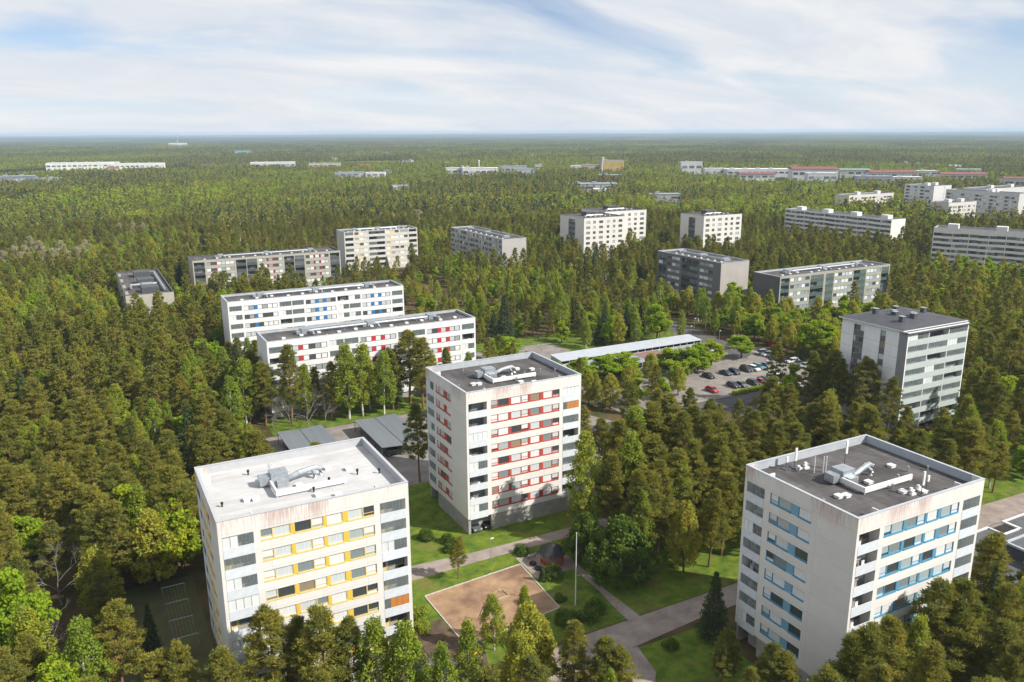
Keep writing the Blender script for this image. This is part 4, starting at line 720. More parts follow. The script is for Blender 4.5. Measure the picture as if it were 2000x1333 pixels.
for x in (.9, 2.2):
    c = MB().tube([(x - .2, 0, 2.3), (x - .2, 0, .5)], .012, 4).tube([(x + .2, 0, 2.3), (x + .2, 0, .5)], .012, 4).build('chain', M_GALV, r); MB().box(x - .24, -.1, .45, x + .24, .1, .5).build('seat', M_BLACK, r)
r = thing('gazebo', 'octagonal red gazebo with a black pointed roof', 'gazebo', (63.8, 106, 0.06)); gr = mat('gazebo_red', (0.40, 0.075, 0.03), (0.33, .06, .025), .7, 1)
R8 = [(1.9 * math.cos(math.pi / 8 + i * math.pi / 4), 1.9 * math.sin(math.pi / 8 + i * math.pi / 4)) for i in range(8)]
MB().prism(R8, 0, .12).build('floor', tb, r)
for i in range(8):
    p, q = R8[i], R8[(i + 1) % 8]; MB().cyl(p[0], p[1], .12, 2.3, .07, seg=6).build('post', gr, r)
    if i != 2:
        MB().tube([(p[0], p[1], 1.0), (q[0], q[1], 1.0)], .05, 4).tube([(p[0], p[1], .3), (q[0], q[1], .3)], .05, 4).build('rail', gr, r)
        for k in range(1, 6): f = k / 6; MB().box(p[0] + (q[0] - p[0]) * f - .05, p[1] + (q[1] - p[1]) * f - .05, .3, p[0] + (q[0] - p[0]) * f + .05, p[1] + (q[1] - p[1]) * f + .05, 1.0).build('baluster', gr, r)
    MB().tube([(p[0], p[1], 2.05), (q[0], q[1], 2.05)], .09, 4).build('beam', gr, r)
rf = MB(); ap = (0, 0, 3.75); R8b = [(x * 1.28, y * 1.28, 2.25) for x, y in R8]
for i in range(8): rf.poly([R8b[i], R8b[(i + 1) % 8], (R8b[(i + 1) % 8][0] * .45, R8b[(i + 1) % 8][1] * .45, 3.2), (R8b[i][0] * .45, R8b[i][1] * .45, 3.2)]).poly([(R8b[i][0] * .45, R8b[i][1] * .45, 3.2), (R8b[(i + 1) % 8][0] * .45, R8b[(i + 1) % 8][1] * .45, 3.2), ap])
rf = rf.build('roof', mat('gazebo_roof', (0.03, .03, .034), (.02, .02, .024), .7, 2), r); MB().cyl(0, 0, 3.7, 4.3, .06, .02, 6).build('finial', M_BLACK, rf)
MB().box(-.5, -.5, .7, .5, .5, .76).cyl(0, 0, .12, .7, .08, seg=6).build('table', tb, r)
r = thing('flagpole', 'tall white flagpole on the lawn beside the playground', 'flagpole', (60.4, 93.4, 0)); MB().cyl(0, 0, 0, .5, .16, .14, 10).build('base', M_KERB, r); MB().cyl(0, 0, .5, 12.1, .09, .05, 10).build('pole', M_WHITE, r); MB().cyl(0, 0, 12.1, 12.3, .09, .03, 8).build('finial', M_WHITE, r)
def lamp(label, x, y, h):
    r = thing('street_lamp', label, 'street lamp', (x, y, .04), 0, 'street lamps'); MB().cyl(0, 0, 0, h, .07, .045, 8).build('pole', M_GALV, r)
    MB().box(-.06, -.1, h, .5, .1, h + .14).build('lamp_head', M_WHITE, r)
for a in (('grey lamp post on the playground path', 54.7, 110.6, 4.6), ('lamp post at the brown carport roof', 186.5, 202.5, 5), ('lamp post behind the garage row end', 182.6, 212.5, 5), ('lamp post by the garage road bend', 191.5, 221, 5), ('lamp post in front of the red-framed tower wall', 37.2, 103.2, 4.6), ('lamp post beside the birch near the blue-framed tower', 165.5, 98.5, 5), ('lamp post beside the transformer hut', 226, 237, 5)): lamp(*a)
r = thing('park_bench', 'grey wooden bench beside the gazebo', 'bench', (61.6, 109.4, .06), math.radians(185))
for y in (0, .16, .32): MB().box(-.8, y, .44, .8, y + .13, .48).build('slat', M_KERB, r)
for z in (.6, .78): MB().box(-.8, .46, z, .8, .5, z + .13).build('slat', M_KERB, r)
for x in (-.65, .65): MB().box(x - .04, .02, 0, x + .04, .1, .44).box(x - .04, .38, 0, x + .04, .46, .44).box(x - .04, .42, .44, x + .04, .458, .9).build('leg', M_DARKST, r)
for i, (x, y) in enumerate(((60.8, 107.2), (60.8, 105.4))):
    r = thing('planter', ('round black planter nearer the bench', 'round black planter nearer the small thuja')[i], 'planter', (x, y, .06)); t = MB(); rr = []
    for k in range(13): a = k * 2 * math.pi / 12; rr.append((.45 * math.cos(a), .45 * math.sin(a), .2))
    t.tube(rr, .17, 8, caps=False).build('ring', M_TYRE, r); MB().cyl(0, 0, 0, .22, .38, seg=12).build('soil', mat('bare_earth', (.1, .07, .05)), r)
def sign(label, x, y, rz):
    r = thing('sign', label, 'sign', (x, y, .04), rz); MB().cyl(0, 0, 0, 2.0, .035, seg=6).build('post', M_GALV, r); MB().box(-.38, -.06, 1.45, .38, -.04, 1.85).build('sign_board', mat('sign_yellow', (0.75, 0.42, 0.02), None, .5), r)
sign('yellow sign on a post below the playground corner', 41, 88, .5); sign('yellow sign where the footpath meets the road', 65.0, 89.2, .4)
r = thing('manhole_ring', 'pale concrete well cover in bare earth', 'well cover', (39.6, 90.3, .04)); MB().cyl(0, 0, 0, .25, .5, seg=14).build('ring', M_KERB, r); MB().cyl(0, 0, .25, .31, .44, seg=14).build('cover', M_PLINTH, r)
for i, (y, wd) in enumerate(((125.2, 'farthest'), (120.2, 'second farthest'), (115.2, 'second nearest'), (110.2, 'nearest'))):
    r = thing('washing_rack', 'pale steel washing-line frame, %s of four along the tower' % ('rearmost', 'second from the rear', 'third from the rear', 'frontmost')[i], 'washing rack', (5.2, y, .03), 0, 'washing-line frames')
    for x in (0, 3.3): MB().cyl(x, 0, 0, 2.0, .05, seg=6).build('post', M_GALV, r)
    MB().tube([(-.05, 0, 2.0), (3.35, 0, 2.0)], .05, 6).build('top_bar', M_GALV, r)
    if i < 3: 
        for k in range(7): MB().tube([(.2 + k * .48, 0, 1.98), (.2 + k * .48, -5.0, 1.98)], .004, 4).build('line', M_WHITE, r)
r = thing('flagpole', 'white flagpole in front of the ribbon-window block by the road', 'flagpole', (371, 230, 0)); MB().cyl(0, 0, 0, 17, .13, .07, 8).build('pole', M_WHITE, r); MB().cyl(0, 0, 17, 17.3, .14, .05, 8).build('finial', M_WHITE, r)
r = thing('flagpole', 'white flagpole before the longest ribbon-window block', 'flagpole', (392, 345, 0)); MB().cyl(0, 0, 0, 14, .13, .07, 8).build('pole', M_WHITE, r); MB().cyl(0, 0, 14, 14.3, .14, .05, 8).build('finial', M_WHITE, r)

# ------------------------------------------------------------------ trees
def leaf_arrays(C, R, per, a, b, up=.5, rng=NR, droop=0.0, outw=.5, align=0.0):
    C = np.asarray(C, float); R = np.asarray(R, float); n = len(C); P = np.repeat(C, per, 0); RR = np.repeat(R, per, 0)
    d = rng.normal(size=(n * per, 3)); d /= np.linalg.norm(d, axis=1, keepdims=True); rad = rng.random((n * per, 1)) ** .45
    p = P + d * rad * RR
    nn = rng.normal(size=p.shape) * .8 + d * outw; nn[:, 2] += up; nn /= np.linalg.norm(nn, axis=1, keepdims=True)
    t = np.cross(nn, rng.normal(size=p.shape)); t /= np.linalg.norm(t, axis=1, keepdims=True)
    if align: t = t * (1 - align) + d * align + np.array([0, 0, .35 * align])
    t[:, 2] -= droop; t /= np.linalg.norm(t, axis=1, keepdims=True); bb = np.cross(nn, t); bb /= np.maximum(np.linalg.norm(bb, axis=1, keepdims=True), 1e-6)
    s = rng.uniform(.7, 1.3, (len(p), 1))
    return np.stack([p - t * a * s, p - bb * b * s, p + t * a * s, p + bb * b * s], 1).reshape(-1, 3)
def leaf_mesh(name, arrs, mats):
    V = np.concatenate(arrs); nf = len(V) // 4; me = bpy.data.meshes.new(name)
    me.vertices.add(len(V)); me.vertices.foreach_set('co', V.astype(np.float32).ravel()); me.loops.add(len(V)); me.loops.foreach_set('vertex_index', np.arange(len(V), dtype=np.int32))
    me.polygons.add(nf); me.polygons.foreach_set('loop_start', np.arange(0, len(V), 4, dtype=np.int32)); me.polygons.foreach_set('loop_total', np.full(nf, 4, np.int32))
    for m in mats: me.materials.append(m)
    if len(mats) > 1: me.polygons.foreach_set('material_index', np.concatenate([np.full(len(A) // 4, i, np.int32) for i, A in enumerate(arrs)]))
    me.update(calc_edges=True); me.validate(); return me
def gen_tree(kind, seed, q=1.0):
    """returns (trunk MB, clump centres, clump radii, params). q = detail 1 near, <1 far"""
    g = np.random.default_rng(seed); C, R = [], []; tr = MB(); lean = g.normal(0, .25, 2)
    def trunk(h, r0, top=.02, seg=7): 
        pts = [(lean[0] * (z / h) ** 2 + .12 * math.sin(z * .5 + seed), lean[1] * (z / h) ** 2 + .12 * math.cos(z * .4 + seed), z) for z in np.linspace(0, h, 6)]
        tr.tube(pts, [r0 * (1 - .9 * i / 5) + top for i in range(6)], seg); return lambda z: (lean[0] * (z / h) ** 2, lean[1] * (z / h) ** 2)
    if kind == 'p':
        h = 17.0; ax = trunk(h * .97, .24); nc = int(126 * max(q, .4)); base = g.uniform(.2, .42); cw = g.uniform(2.8, 3.9); pw = g.uniform(1.3, 2.4)
        for i in range(nc):
            t = ((i + g.random()) / nc) ** .9; z = h * (base + (1 - base) * t); rm = (cw * (1 - t ** pw) ** .75 * (.55 + .45 * min(1, t / .25)) + .3) * g.uniform(.75, 1.15); ang = i * 2.4 + g.uniform(-.5, .5); rr = rm * g.uniform(.35, .95)
            a = ax(z); c = (a[0] + rr * math.cos(ang), a[1] + rr * math.sin(ang), z + g.uniform(-.3, .3)); C.append(c); k = (.80 - .2 * t) * g.uniform(.65, 1.3); R.append((k, k, k * .48))
            if q > .6 and i % 3 == 0: tr.tube([(a[0], a[1], z - .5), (c[0], c[1], c[2] - .1)], [.055, .02], 4, caps=False)
        for i in range(3 if q > .6 else 0):
            z = h * g.uniform(.2, base); ang = g.uniform(0, 6.28); tr.tube([(ax(z)[0], ax(z)[1], z), (ax(z)[0] + 1.5 * math.cos(ang), ax(z)[1] + 1.5 * math.sin(ang), z + .2)], [.04, .012], 4, caps=False)
        return tr, C, R, dict(per=100, a=.27, b=.052, up=.5, align=.6)
    if kind in 'bwlc':
        h = {'b': 16.0, 'w': 9.0, 'l': 12.0, 'c': 11.0}[kind]; ax = trunk(h * .93, .17 if kind != 'w' else .2); nc = int(82 * max(q, .4)); wd = {'b': 2.6, 'w': 3.9, 'l': 2.8, 'c': 3.4}[kind]
        for i in range(nc):
            t = (i + g.random()) / nc; z = h * (.2 + .8 * t) if kind != 'w' else h * (.12 + .86 * t); rm = wd * math.sin(math.pi * min(1, (t * .86 + .14))) ** .7 * (1.12 - .55 * t) + .25; ang = i * 2.4 + g.uniform(-.6, .6); rr = rm * math.sqrt(g.uniform(.08, 1)); a = ax(z)
            c = (a[0] + rr * math.cos(ang), a[1] + rr * math.sin(ang), z + g.uniform(-.4, .4)); C.append(c); k = g.uniform(.65, 1.05); R.append((k * .8, k * .8, k * 1.1))
            if q > .6 and i % 3 == 0: tr.tube([(a[0], a[1], z - 1.2), (c[0], c[1], c[2])], [.04, .012], 4, caps=False)
        return tr, C, R, dict(per=92 if kind != 'w' else 150, a=.17, b=.11, up=.2, droop=.7)
    if kind == 'm':
        h = 11.0; trunk(h * .6, .22); nc = int(130 * max(q, .4))
        lobes = []
        for i in range(9):
            an = i * 2.4 + g.uniform(-.4, .4); zl = h * g.uniform(.26, .8); ro = g.uniform(.6, 2.3) * (1.15 - (zl / h - .34)); lobes.append((ro * math.cos(an), ro * math.sin(an), zl, g.uniform(1.0, 1.9)))
            if q > .6: tr.tube([(0, 0, h * .22), (lobes[-1][0] * .6, lobes[-1][1] * .6, zl * .8), lobes[-1][:3]], [.09, .06, .02], 4, caps=False)
        lobes.append((g.normal(0, .4), g.normal(0, .4), h * .86, 1.3))
        for i in range(nc):
            lx, ly, lz, lr = lobes[i % 10]; d = g.normal(size=3); d /= np.linalg.norm(d); sr_ = lr * g.uniform(.5, 1.05); C.append((lx + d[0] * sr_, ly + d[1] * sr_, lz + d[2] * sr_ * .85)); k = g.uniform(.55, .95); R.append((k, k, k * .75))
        return tr, C, R, dict(per=84, a=.19, b=.14, up=.35)
    if kind in 'st':
        h = 14.0 if kind == 's' else 6.0; trunk(h * .97, .2); nl = int((30 if kind == 's' else 24) * max(q, .5)); wr = 2.5 if kind == 's' else .9
        for i in range(nl):
            t = (i + .5) / nl; z = h * (.07 + .93 * t); rm = wr * (1 - t) ** .85 + .12; nb = max(3, int(9 * (1 - t) + 3))
            for k in range(nb): ang = k * 6.283 / nb + i * .9 + g.uniform(-.2, .2); rr = rm * g.uniform(.5, .95); C.append((rr * math.cos(ang), rr * math.sin(ang), z - rr * .28)); s = (.62 * (1 - t) + .25) * (1 if kind == 's' else .6); R.append((s, s, s * .42))
        return tr, C, R, dict(per=26, a=.22, b=.085, up=.4, droop=.25)
    if kind == 'd':
        h = 12.0
        def br(p, d, ln, r, lev):
            e = p + d * ln; md = p + d * ln * .5 + Vector(g.normal(0, .05 * ln, 3)); tr.tube([p, md, e], [r, r * .7, r * .4], 5 if lev < 2 else 3, caps=False)
            if lev >= 5: return
            for k in range(4 if lev < 2 else 3): f = g.uniform(.4, 1.0); nd = (d + Vector(g.normal(0, .55, 3)) + Vector((0, 0, .12))).normalized(); br(p + d * ln * f, nd, ln * g.uniform(.5, .74), r * .5, lev + 1)
        br(Vector((0, 0, 0)), Vector((lean[0] * .1, lean[1] * .1, 1)).normalized(), h * .36, .12, 0)
        return tr, C, R, {}
LEAF = {'p': L_PINE, 'b': L_BIRCH, 'w': L_DARK, 'l': L_LARCH, 'm': L_MAPLE, 's': L_SPRUCE, 't': L_SPRUCE, 'c': L_BLOOM}
BARK = {'p': M_BARKP, 'b': M_BARKB, 'w': M_BARK, 'l': M_BARK, 'm': M_BARK, 's': M_BARK, 't': M_BARK, 'd': mat('dead_bark', (0.27, 0.245, 0.22), (0.17, 0.155, 0.14), .95, 1.5), 'c': M_BARKD}
HREF = {'p': 17, 'b': 16, 'w': 9, 'l': 12, 'm': 11, 's': 14, 't': 6, 'd': 11.5, 'c': 11}
NEAR = {}
for kind, nv in (('p', 8), ('b', 5), ('m', 5), ('l', 4), ('s', 3), ('w', 2), ('c', 2), ('t', 1), ('d', 3)):
    NEAR[kind] = []
    for v in range(nv):
        tr, C, R, P = gen_tree(kind, 100 * ord(kind) + v); tm = tr.mesh('trunk', BARK[kind])
        cm = leaf_mesh('crown', [leaf_arrays(C, R, rng=np.random.default_rng(v + 50), **P)], [LEAF[kind]]) if C else None
        NEAR[kind].append((tm, cm))
NAME = {'p': 'pine_tree', 'b': 'birch_tree', 'm': 'maple_tree', 'l': 'larch_tree', 's': 'spruce_tree', 'w': 'weeping_birch', 't': 'thuja', 'd': 'bare_tree', 'c': 'catkin_tree'}
LOOK = {'p': 'olive pine', 'b': 'green birch', 'm': 'bright broadleaf', 'l': 'pale larch', 's': 'dark spruce', 'c': 'creamy catkin tree', 'w': 'dark weeping birch', 't': 'narrow dark thuja', 'd': 'leafless grey tree'}
LANDM = [((22, 101), 'the white-roofed tower'), ((67, 130), 'the red-framed tower'), ((87, 66), 'the blue-framed tower'), ((178, 128), 'the glazed tower'), ((52, 207), 'the near end of the red-panelled block'), ((85, 207), 'the far end of the red-panelled block'), ((50, 263), 'the near end of the blue-panelled block'), ((85, 263), 'the far end of the blue-panelled block'), ((60, 386), 'the olive block with dark red panels'), ((98, 386), 'the stair end of the olive block'), ((22, 345), 'the low duct-roofed block'), ((22, 378), 'the rear of the duct-roofed block'), ((140, 417), 'the cream eight-storey block'), ((194, 380), 'the side-on grey block'), ((194, 415), 'the rear of the side-on grey block'), ((258, 390), 'the stepped cream tower'), ((290, 410), 'the set-back cream tower'), ((324, 364), 'the stand-alone cream tower'), ((235, 268), 'the dark grey block'), ((255, 233), 'the slate gable of the olive block'), ((290, 233), 'the far end of the olive block'), ((437, 340), 'the near gable of the longest ribbon block'), ((437, 395), 'the rear of the longest ribbon block'), ((425, 250), 'the turned ribbon-window block'), ((135, 206), 'the near end of the garage row'), ((170, 206), 'the far end of the garage row'), ((172, 170), 'the car park'), ((41, 172), 'the first dark carport'), ((59, 172), 'the second dark carport'), ((64, 106), 'the red gazebo'), ((50, 100), 'the playground'), ((60, 93), 'the tall flagpole'), ((7, 117), 'the washing-line frames'), ((127, 66), 'the flat annex'), ((120, 224), 'the gravel yard'), ((224, 241), 'the transformer hut'), ((202, 193), 'the small red hut'), ((152, 123), 'the white-edged shed'), ((100, 150), 'the lot behind the red-framed tower'), ((590, 398), 'the cream block with yellow blinds'), ((605, 488), 'the cream block with dark balconies'), ((200, 262), 'the garage road')]
def zone(x, y):
    (lx, ly), nm = min(LANDM, key=lambda q: (q[0][0] - x) ** 2 + (q[0][1] - y) ** 2); dx, dy = x - lx, y - ly; d = math.hypot(dx, dy); r0 = math.hypot(lx, ly)
    al = (dx * lx + dy * ly) / r0; pe = (dx * ly - dy * lx) / r0
    far = 'just' if d < 20 else 'well' if d < 45 else 'far'
    side = ('behind' if al > 0 else 'before') if abs(al) > abs(pe) else 'sunward of' if pe > 0 else 'shadeward of'
    return '%s %s %s' % (far, side, nm)
def plant(kind, x, y, h, label=None, v=None, rz=None, wide=1.0):
    v = RNG.randrange(len(NEAR[kind])) if v is None else v; s = h / HREF[kind]; tm, cm = NEAR[kind][v]; ph = zone(x, y); hw = 'tall' if s > 1.0 else 'mid-height' if s > .82 else 'low'
    r = thing(NAME[kind], label or '%s %s %s' % (hw, LOOK[kind], ph), 'tree', (x, y, 0), RNG.uniform(0, 6.28) if rz is None else rz, None if label else '%s %s %s' % (hw, LOOK[kind], ph)); wd_ = wide * RNG.uniform(.9, 1.35); r.scale = (s * wd_, s * wd_, s)
    ob('trunk', tm, r)
    if cm: ob('crown', cm, r)
    return r
HAND = [('p', 14.6, 87.1, 17.0), ('p', 17.6, 86.9, 15.0), ('p', 19.7, 83.9, 17.0), ('p', 22.2, 83.7, 15.0), ('b', 25.4, 81.6, 15.0), ('b', 28.3, 79.2, 15.0), ('p', 2.2, 91.1, 13.0), ('p', 4.5, 89.3, 14.0), ('p', 8.9, 85.9, 14.0), ('m', -12.8, 113.8, 16.0), ('b', -5.2, 98.2, 15.0), ('m', -8.7, 96.7, 12.0), ('p', -1.6, 101.1, 15.0), ('m', 2.6, 136.8, 15.0), ('b', 4.0, 134.9, 15.0), ('m', 7.9, 132.0, 14.0), ('l', 4.9, 129.5, 13.0), ('p', 9.3, 133.7, 18.0), ('l', 19.2, 159.6, 12.0),
        ('p', 48.0, 74.6, 12.0), ('p', 50.4, 71.6, 11.0), ('p', 51.8, 70.0, 10.0), ('p', 67.6, 68.3, 8.0), ('p', 66.2, 67.8, 7.0), ('p', 73.1, 54.4, 14.0), ('p', 74.4, 53.9, 15.0), ('p', 78.6, 53.2, 15.0), ('b', 82.9, 52.7, 14.0), ('p', 87.2, 53.2, 17.0), ('p', 90.1, 52.3, 17.0), ('l', 108.7, 53.8, 11.0), ('l', 111.2, 53.1, 11.0), ('p', 66.2, 60.0, 12.0), ('p', 67.3, 58.3, 11.0), ('p', 62.6, 59.3, 10.0),
        ('p', 163, 140.5, 16), ('p', 163.2, 135, 17), ('p', 163.4, 126, 17.5), ('p', 158, 137, 17), ('p', 160, 131, 16.5), ('p', 142.3, 91.3, 17.0), ('p', 240.4, 141.4, 19.0), ('p', 217.8, 123.9, 19.0), ('p', 72.9, 194.1, 20), ('p', 74.4, 189.4, 19.2), ('b', 55.6, 191.5, 19), ('b', 59, 192.1, 18.6), ('b', 64.5, 190.8, 16.2), ('p', 67.5, 193, 16.5), ('p', 42, 195, 20), ('p', 51.5, 193.5, 14.9), ('b', 31.4, 197.8, 17.0), ('b', 27.1, 190.9, 15.0), ('l', 209.5, 210.7, 14.0), ('m', 199.5, 176.5, 12.0), ('m', 203, 173.4, 13.0), ('m', 228.5, 241.8, 12.0), ('b', 146.1, 238.7, 18.0), ('b', 163.1, 236.8, 14.0), ('l', 156.3, 217.7, 11.0), ('s', 125.1, 240.5, 17.0), ('m', 170.9, 216.1, 14.0), ('m', 29.3, 243.2, 13.0), ('p', 145.4, 88.2, 17.0), ('p', 150.2, 88.1, 15.0), ('p', 139.3, 88.3, 14.0), ('p', 136.9, 89.9, 12.0)]
placed = []
HAND += [('b', 46, 196.5, 14), ('b', 62.2, 195.5, 14), ('p', 69.5, 196.5, 15), ('b', 79, 193, 13), ('p', 84, 195.5, 14), ('p', 36, 197, 16), ('b', 33.5, 203, 15), ('p', 35.5, 209, 16), ('b', 57, 196, 13), ('p', 48.6, 197.5, 13), ('b', 90, 194, 12), ('l', 41.3, 76.5, 11), ('p', 86, 92.5, 14), ('p', 90.5, 94.5, 15), ('b', 95, 93, 12), ('p', 98.5, 96, 15), ('p', 78.5, 98.5, 16), ('p', 101, 91.5, 14), ('l', 46.2, 79.6, 10), ('b', 36.5, 80.5, 12), ('b', 31, 76, 13), ('b', 148, 96, 12), ('m', 154, 101, 9), ('p', 166, 102, 14), ('b', 172, 106, 12), ('p', 178, 103, 15), ('m', 183, 97, 9), ('p', 189, 104, 15), ('b', 195, 101, 13), ('m', 206, 116, 9), ('p', 212, 128, 15), ('b', 204, 124, 12), ('l', 120, 90, 10), ('p', 126, 91, 14), ('b', 131, 94, 12), ('p', 112, 56, 13), ('b', 118, 55, 12), ('l', 105.5, 53.5, 12), ('p', 98, 51.5, 15), ('b', 102, 52, 13)]
for i in range(46):
    x, y = 75.5 + (i * 7.31) % 31, 97.5 + (i * 11.17) % 27
    if 111.5 < y < 116.4 or (x < 80.5 and y > 116): continue
    HAND.append(('p' if i % 9 else 'b', x + math.sin(i * 3.7), y + .8 * math.sin(i * 5.3) * (y < 108), 13.5 + (i * 1.37) % 5))
for k, x, y, h in HAND: plant(k, x, y, h); placed.append((x, y))
SPECIAL = [('p', 56.6, 147.2, 17, 'dark pine alone between the carport and the red-framed tower'), ('b', 73.4, 111.0, 19, 'tall drooping birch before the right corner of the red-framed tower'), ('w', 70.8, 96.4, 10.5, 'dark weeping birch beside the gazebo footpath'), ('w', 68.9, 103.5, 8.5, 'weeping birch close behind the gazebo'), ('l', 81.0, 93.2, 12, 'yellow-green larch on the lawn edge before the middle pines'), ('b', 44.5, 89.4, 8.5, 'round green tree at the lower corner of the playground'), ('b', 48.9, 88.6, 9, 'round green tree beside the playground swing'), ('l', 43.8, 78.5, 12.5, 'yellow-green weeping tree at the bottom edge'), ('s', 73.2, 77.2, 10.5, 'blue-grey spruce beside the road and the blue-framed tower'), ('s', 2.4, 107.5, 10, 'dark spruce behind the washing-line frames'), ('d', -9.7, 113.8, 13, 'dead grey tree in the forest near the washing-line frames'), ('d', -8.6, 131, 14, 'pale leafless tree behind the washing-line frames'), ('p', 47.9, 109.0, 7.4, 'open pine between path and playground corner'), ('t', 37.6, 110.6, 6, 'dark columnar thuja by the wall of the white-roofed tower'), ('t', 59.6, 102, 2.6, 'small pointed thuja at the playground kerb'), ('m', 121, 186.5, 9, 'broad bright maple at the near end of the garage row'), ('m', 135, 184.5, 9, 'broad bright maple second along the garage row'), ('m', 113.5, 219, 9, 'round bright maple behind the roof of the red-framed tower'), ('m', 129.2, 185.5, 9.2, 'broad bright maple nearest the red-framed tower in the garage row'), ('m', 149.5, 182, 9.2, 'bright maple in the middle of the garage row'), ('m', 155, 180.5, 9.2, 'bright maple left of the parked navy cars'.replace('left of', 'next to')), ('m', 161, 183, 8.8, 'bright maple above the parked navy cars'), ('m', 166.5, 184, 8.8, 'bright maple above the black van-like car'), ('m', 181.8, 187, 8, 'yellowish maple at the car park entrance'), ('b', 159.8, 97, 14, 'big fresh green birch beyond the blue-framed tower roof'), ('m', 198, 112, 12, 'deep green round tree on the lawn beside the glazed tower'), ('d', 44.8, 189.5, 13, 'leafless tree with pale trunk before the red-panelled block'), ('d', 40.5, 191, 11, 'low leafless tree at the end of the red-panelled block'), ('d', 48.8, 189.4, 12, 'leafless tree beside the carport and birches'), ('d', 36.9, 192.6, 10, 'leafless tree at the forest edge by the carport road'), ('d', 129.6, 223.5, 8, 'bare brown tree on the gravel yard behind the garage row'), ('d', 116.1, 230, 9, 'bare brown tree behind the round maple')]
for k, x, y, h, lab in SPECIAL: plant(k, x, y, h, lab, wide=1.75 if (k == 'm' and h < 10) else 1.2 if k == 'w' else 1.0); placed.append((x, y))
CATK = [('c', -25.3, 505.8, 12.1), ('c', -8.5, 490.4, 11.2), ('c', -34.4, 490.6, 11.8), ('c', -24.4, 474.4, 12.4), ('c', 2.1, 495.1, 11.9), ('c', -29.0, 501.5, 12.6), ('c', -12.1, 484.3, 12.0), ('c', -32.5, 484.8, 11.8), ('c', -23.6, 545.2, 12.6), ('c', -14.4, 475.2, 12.6), ('c', -3.7, 467.5, 12.2), ('c', 0.5, 478.4, 12.8), ('c', 4.7, 523.3, 11.4), ('c', -41.2, 476.8, 12.3), ('c', -7.5, 514.0, 12.5), ('c', -18.8, 516.6, 12.8), ('c', 25.9, 598.1, 12.4), ('c', 34.4, 598.2, 13.0), ('c', 30.9, 590.8, 12.1), ('c', 40.2, 594.8, 12.1), ('c', 214.0, 541.7, 12.2), ('c', 230.4, 587.8, 12.3), ('c', 204.3, 567.7, 12.7), ('c', 201.4, 584.3, 12.1), ('c', 230.5, 580.1, 12.8), ('d', 17.8, 560.4, 14), ('d', 19.9, 535.5, 14), ('d', 24, 541, 14)]
for k, x, y, h in CATK: plant(k, x, y, h); placed.append((x, y))
def shrub(label, x, y, r, m_=None, group=None):
    g = np.random.default_rng(int(x * 10 + y)); k = int(10 + r * 8); d = g.normal(size=(k, 3)); d /= np.linalg.norm(d, axis=1, keepdims=True); d[:, 2] = np.abs(d[:, 2]); C = d * np.array([r * .7, r * .7, r * .75]) + [0, 0, r * .15]; R = np.full((k, 3), .45 * r ** .5)
    o = thing('shrub', label, 'shrub', (x, y, 0), 0, group); ob('foliage', leaf_mesh('foliage', [leaf_arrays(C, R, 70, .12, .09, .3, g)], [m_ or L_DARK]), o)
    st = MB(); [st.tube([(0, 0, 0), tuple(C[i] * .8)], [.04, .015], 4, caps=False) for i in range(4)]; st.build('stem', M_BARK, o)
for a in (('dark shrub on the lawn beside the red-framed tower, largest of three', 48.5, 124, 1.7), ('dark shrub on the lawn, close by the tower wall', 51.5, 121, 1.5), ('low shrub at the lawn corner of the red-framed tower', 50.5, 117.8, 1.3), ('dark clipped bush behind the grey bench', 60.8, 111.2, 1.4), ('leafy shrub between gazebo and playground kerb', 61.6, 102.0, 2.0), ('low dark bush on the flagpole lawn', 59.2, 95.8, 1.0), ('flowering shrub beside the flagpole', 62.2, 90.6, 2.0), ('dense shrub in front of the flagpole', 57, 90.2, 2.2), ('dark shrub by the footpath junction', 60, 89.4, 1.8), ('pale blossoming shrub at the playground side of the tower', 38.5, 102, 1.6, L_BIRCH), ('shrub beside the white-roofed tower corner', 37.5, 98.5, 1.5, L_BIRCH), ('reddish shrub on the lawn by the driveway', 66.5, 78.2, 1.2), ('shrub at the foot of the red-panelled block', 71, 198, 1.4), ('shrub by the foot of the glazed tower', 184, 116, 1.6), ('dark bush beside the glazed tower entrance', 165, 121, 1.4)): shrub(*a)
for i in range(12):
    shrub('clipped yellow-green hedge bush along the road, one of a row', 154 + i * 1.35, 159.9 + .05 * i, 1.0, L_MAPLE, 'hedge bushes between road and car park')
for i in range(12): shrub('clipped green hedge bush behind the parked cars, one of a row', 196.2, 167 + i * 1.9, 1.1, L_DARK, 'hedge bushes behind the hedge-side parking row')

# scattered forest: nearest 300 of a kind as individuals, the rest as one mass
CLEAR = [(-2, 95, 10, 129), (6.5, 87.5, 37, 113.5), (36, 74, 72, 122), (36, 108, 84, 147), (27, 147, 92, 189), (34, 188, 99, 216), (33, 246, 98, 272.5), (36, 366, 113, 397), (12.5, 325, 31.5, 387), (112, 400, 165, 427), (117, 184, 199, 213), (147, 150, 200, 192), (98, 150, 232, 160), (100, 210, 141, 236), (161, 114, 193, 141), (188, 106, 200, 128), (110, 54, 176, 87), (70, 50, 103, 79), (66, 72, 103, 97), (50, 78, 115, 88), (176, 354, 204, 428), (238, 368, 276, 406), (270, 394, 306, 426), (300, 343, 341, 378), (216, 242, 245, 292), (230, 214, 304, 243), (410, 318, 446, 414), (146, 118, 163, 142), (112, 143, 150, 152), (55, 64, 75, 82), (566, 466, 637, 498), (641, 448, 672, 484), (562, 374, 612, 412), (645, 404, 712, 432), (628, 368, 650, 436), (219, 238, 228, 245), (40, 66, 56, 86), (28, 74, 40, 92), (180, 186, 194, 225)]
